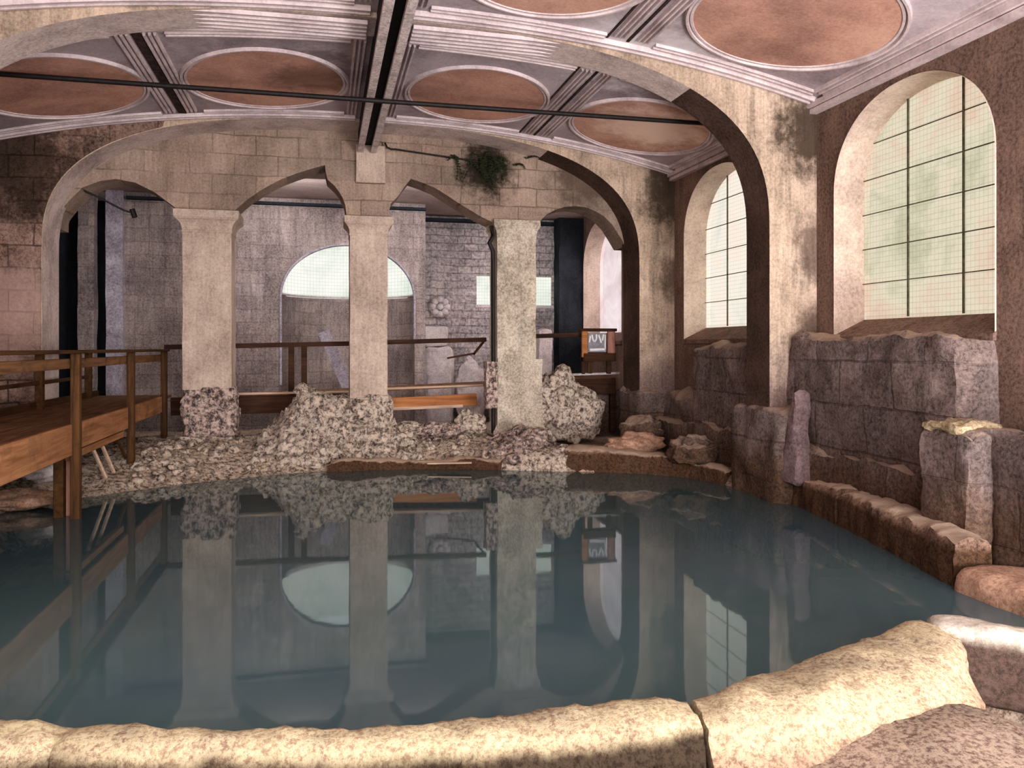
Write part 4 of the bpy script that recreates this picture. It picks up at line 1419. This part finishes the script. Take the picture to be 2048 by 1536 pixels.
# lower pale rail and top rail
for xa, xb, za, zb in ((-1.3, 0.45, 1.165, 1.175), (0.92, 2.66, 1.215, 1.26)):
    b = bmesh.new()
    bar(b, (xa, 13.34, za), (xb, 13.34, zb), 0.05, 0.035)
    part('kick_rail', b, 'wood_pale', bw)
b = bmesh.new()
bar(b, (3.55, 13.32, 1.41), (5.08, 13.32, 1.45), 0.16, 0.035)
part('kick_rail', b, 'stone_white', bw, bevel=0)
for xa, xb, za, zb in ((-2.4, 0.45, 1.905, 1.965), (0.9, 2.72, 1.985, 2.035), (3.4, 4.45, 2.09, 2.125)):
    b = bmesh.new()
    bar(b, (xa, 13.4, za), (xb, 13.4, zb), 0.07, 0.075)
    part('handrail', b, 'wood_rail_x', bw)
b = bmesh.new()
bar(b, (2.70, 13.4, 2.03), (2.50, 13.4, 1.78), 0.05, 0.035)
bar(b, (2.52, 13.4, 1.80), (2.05, 13.4, 1.72), 0.05, 0.03)
part('brace', b, 'wood_rail_x', bw, bevel=0)
for x in (-0.49, -0.29):
    b = bmesh.new()
    box(b, (x - 0.045, 13.37, 0.5), (x + 0.045, 13.44, 1.93))
    part('post', b, 'wood_rail_x', bw)
for x in (3.5, 5.02):
    b = bmesh.new()
    box(b, (x - 0.05, 13.4, 0.4), (x + 0.05, 13.5, 1.2))
    part('post', b, 'wood_rail_x', bw)

# notice stand
ns = empty('notice_stand', (4.65, 13.2, 1.44), 'small wooden notice stand holding a grey card behind the right arch', 'sign')
L, R_, T, B_ = 4.36, 4.96, 2.21, 1.83
part('side_board', boxes(((L, 13.14, B_ - 0.10), (L + 0.10, 13.2, T))), 'wood_orange', ns)
part('side_board', boxes(((R_ - 0.13, 13.14, B_ - 0.03), (R_, 13.2, T - 0.02))), 'wood_pink', ns)
part('top_board', boxes(((L - 0.03, 13.10, T - 0.03), (R_ + 0.02, 13.3, T + 0.02))), 'wood_rail_x', ns)
part('shelf', boxes(((L + 0.02, 13.1, B_ - 0.17), (R_, 13.3, B_ - 0.03))), 'wood_rail_x', ns)
part('leg', boxes(((L + 0.02, 13.2, 1.44), (L + 0.07, 13.27, B_))), 'wood_rail_x', ns)
part('leg', boxes(((R_ - 0.13, 13.2, 1.44), (R_ - 0.05, 13.27, B_))), 'wood_rail_x', ns)
part('leg', boxes(((L + 0.14, 13.24, 1.44), (L + 0.22, 13.29, B_ - 0.1))), 'wood_post', ns)
cd = fin('card', boxes(((L + 0.12, 13.19, B_ - 0.01), (R_ - 0.15, 13.21, T - 0.06))), M['glyph_grey'], ns, smooth=False)
b = bmesh.new()
yy = 13.185
zc_ = (B_ + T) / 2
def mk(p0, p1, r=0.013):
    bar(b, (p0[0], yy, p0[1]), (p1[0], yy, p1[1]), 0.012, r * 2, (0, 0, 1) if abs(p0[0] - p1[0]) > abs(p0[1] - p1[1]) else (1, 0, 0))
x = L + 0.14
mk((x, 1.99), (x + 0.02, 2.10))
for a0, a1 in (((x + 0.05, 2.12), (x + 0.065, 2.03)), ((x + 0.065, 2.03), (x + 0.10, 2.0)), ((x + 0.10, 2.0), (x + 0.13, 2.05)), ((x + 0.13, 2.05), (x + 0.13, 2.13))):
    mk(a0, a1)
mk((x + 0.17, 2.12), (x + 0.22, 1.98))
mk((x + 0.24, 2.02), (x + 0.26, 2.13))
mk((x + 0.01, 1.86), (x + 0.29, 1.87), 0.02)
mk((x + 0.29, 1.86), (x + 0.29, 2.12), 0.01)
fin('lettering', b, M['glyph_white'], cd, smooth=False)

# low dark wall under the walkway at the right
bm = rough_box((3.35, 13.5, 0.1), (5.4, 13.8, 1.15), 0.15, 0.03, 2, 301)
tag(fin('wall_low_back', bm, M['low_wall'], None, (4.4, 13.6, 0.1)), 'dark low wall under the walkway behind the right arch', None, None, 'structure')

# ------------------------------------------------------------------ light
w = bpy.data.worlds.new('pale sky')
scn.world = w
w.use_nodes = True
bg = w.node_tree.nodes['Background']
bg.inputs['Color'].default_value = (0.86, 0.90, 0.92, 1)
bg.inputs['Strength'].default_value = 1.0


def sun(name, direction, strength, angle, color):
    l = bpy.data.lights.new(name, 'SUN')
    l.energy = strength
    l.angle = math.radians(angle)
    l.color = color
    o = bpy.data.objects.new(name, l)
    COL.objects.link(o)
    o.rotation_euler = Vector(direction).to_track_quat('-Z', 'Y').to_euler()
    o.location = (9, 0, 9)
    return o


def area(name, loc, target, size, power, color, sy=None):
    l = bpy.data.lights.new(name, 'AREA')
    l.energy = power
    l.size = size
    if sy:
        l.shape = 'RECTANGLE'
        l.size_y = sy
    l.color = color
    o = bpy.data.objects.new(name, l)
    COL.objects.link(o)
    o.location = loc
    o.rotation_euler = (Vector(target) - Vector(loc)).to_track_quat('-Z', 'Y').to_euler()
    return o


sun('daylight through the right windows', (-0.82, 0.40, -0.24), 18.0, 50, (1.0, 0.97, 0.92))
area('added fill lamp behind the viewer', (0.5, -3.0, 3.2), (0.8, 9, 2.6), 6.5, 420, (1.0, 0.96, 0.93), 4.0)  # unseen area lamp added as frontal fill
sun('second sun as fill from behind the viewer', (0.10, 0.98, -0.10), 1.4, 60, (1.0, 0.965, 0.95))  # extra sun added to light the front faces evenly
area('added uplight for the vault', (4.4, -0.8, 0.9), (1.2, 9.0, 5.2), 1.8, 560, (1.0, 0.96, 0.96), 1.8)  # unseen lamp added to brighten the ceiling from below
area('hidden lamp behind the arcade', (0.6, 13.35, 4.45), (0.8, 16.5, 1.6), 5.0, 70, (1.0, 0.98, 0.97), 0.4)  # lamp added out of sight to brighten the back wall
area('added lamp over the near corner', (1.5, -1.0, 4.4), (1.6, 3.6, 0.3), 1.6, 35, (1.0, 0.95, 0.88))  # unseen lamp added to brighten the near rim

scn.view_settings.view_transform = 'Standard'
scn.view_settings.look = 'Medium High Contrast'
scn.view_settings.exposure = 0.0
scn.cycles.use_denoising = True
scn.cycles.max_bounces = 8
scn.cycles.transparent_max_bounces = 8
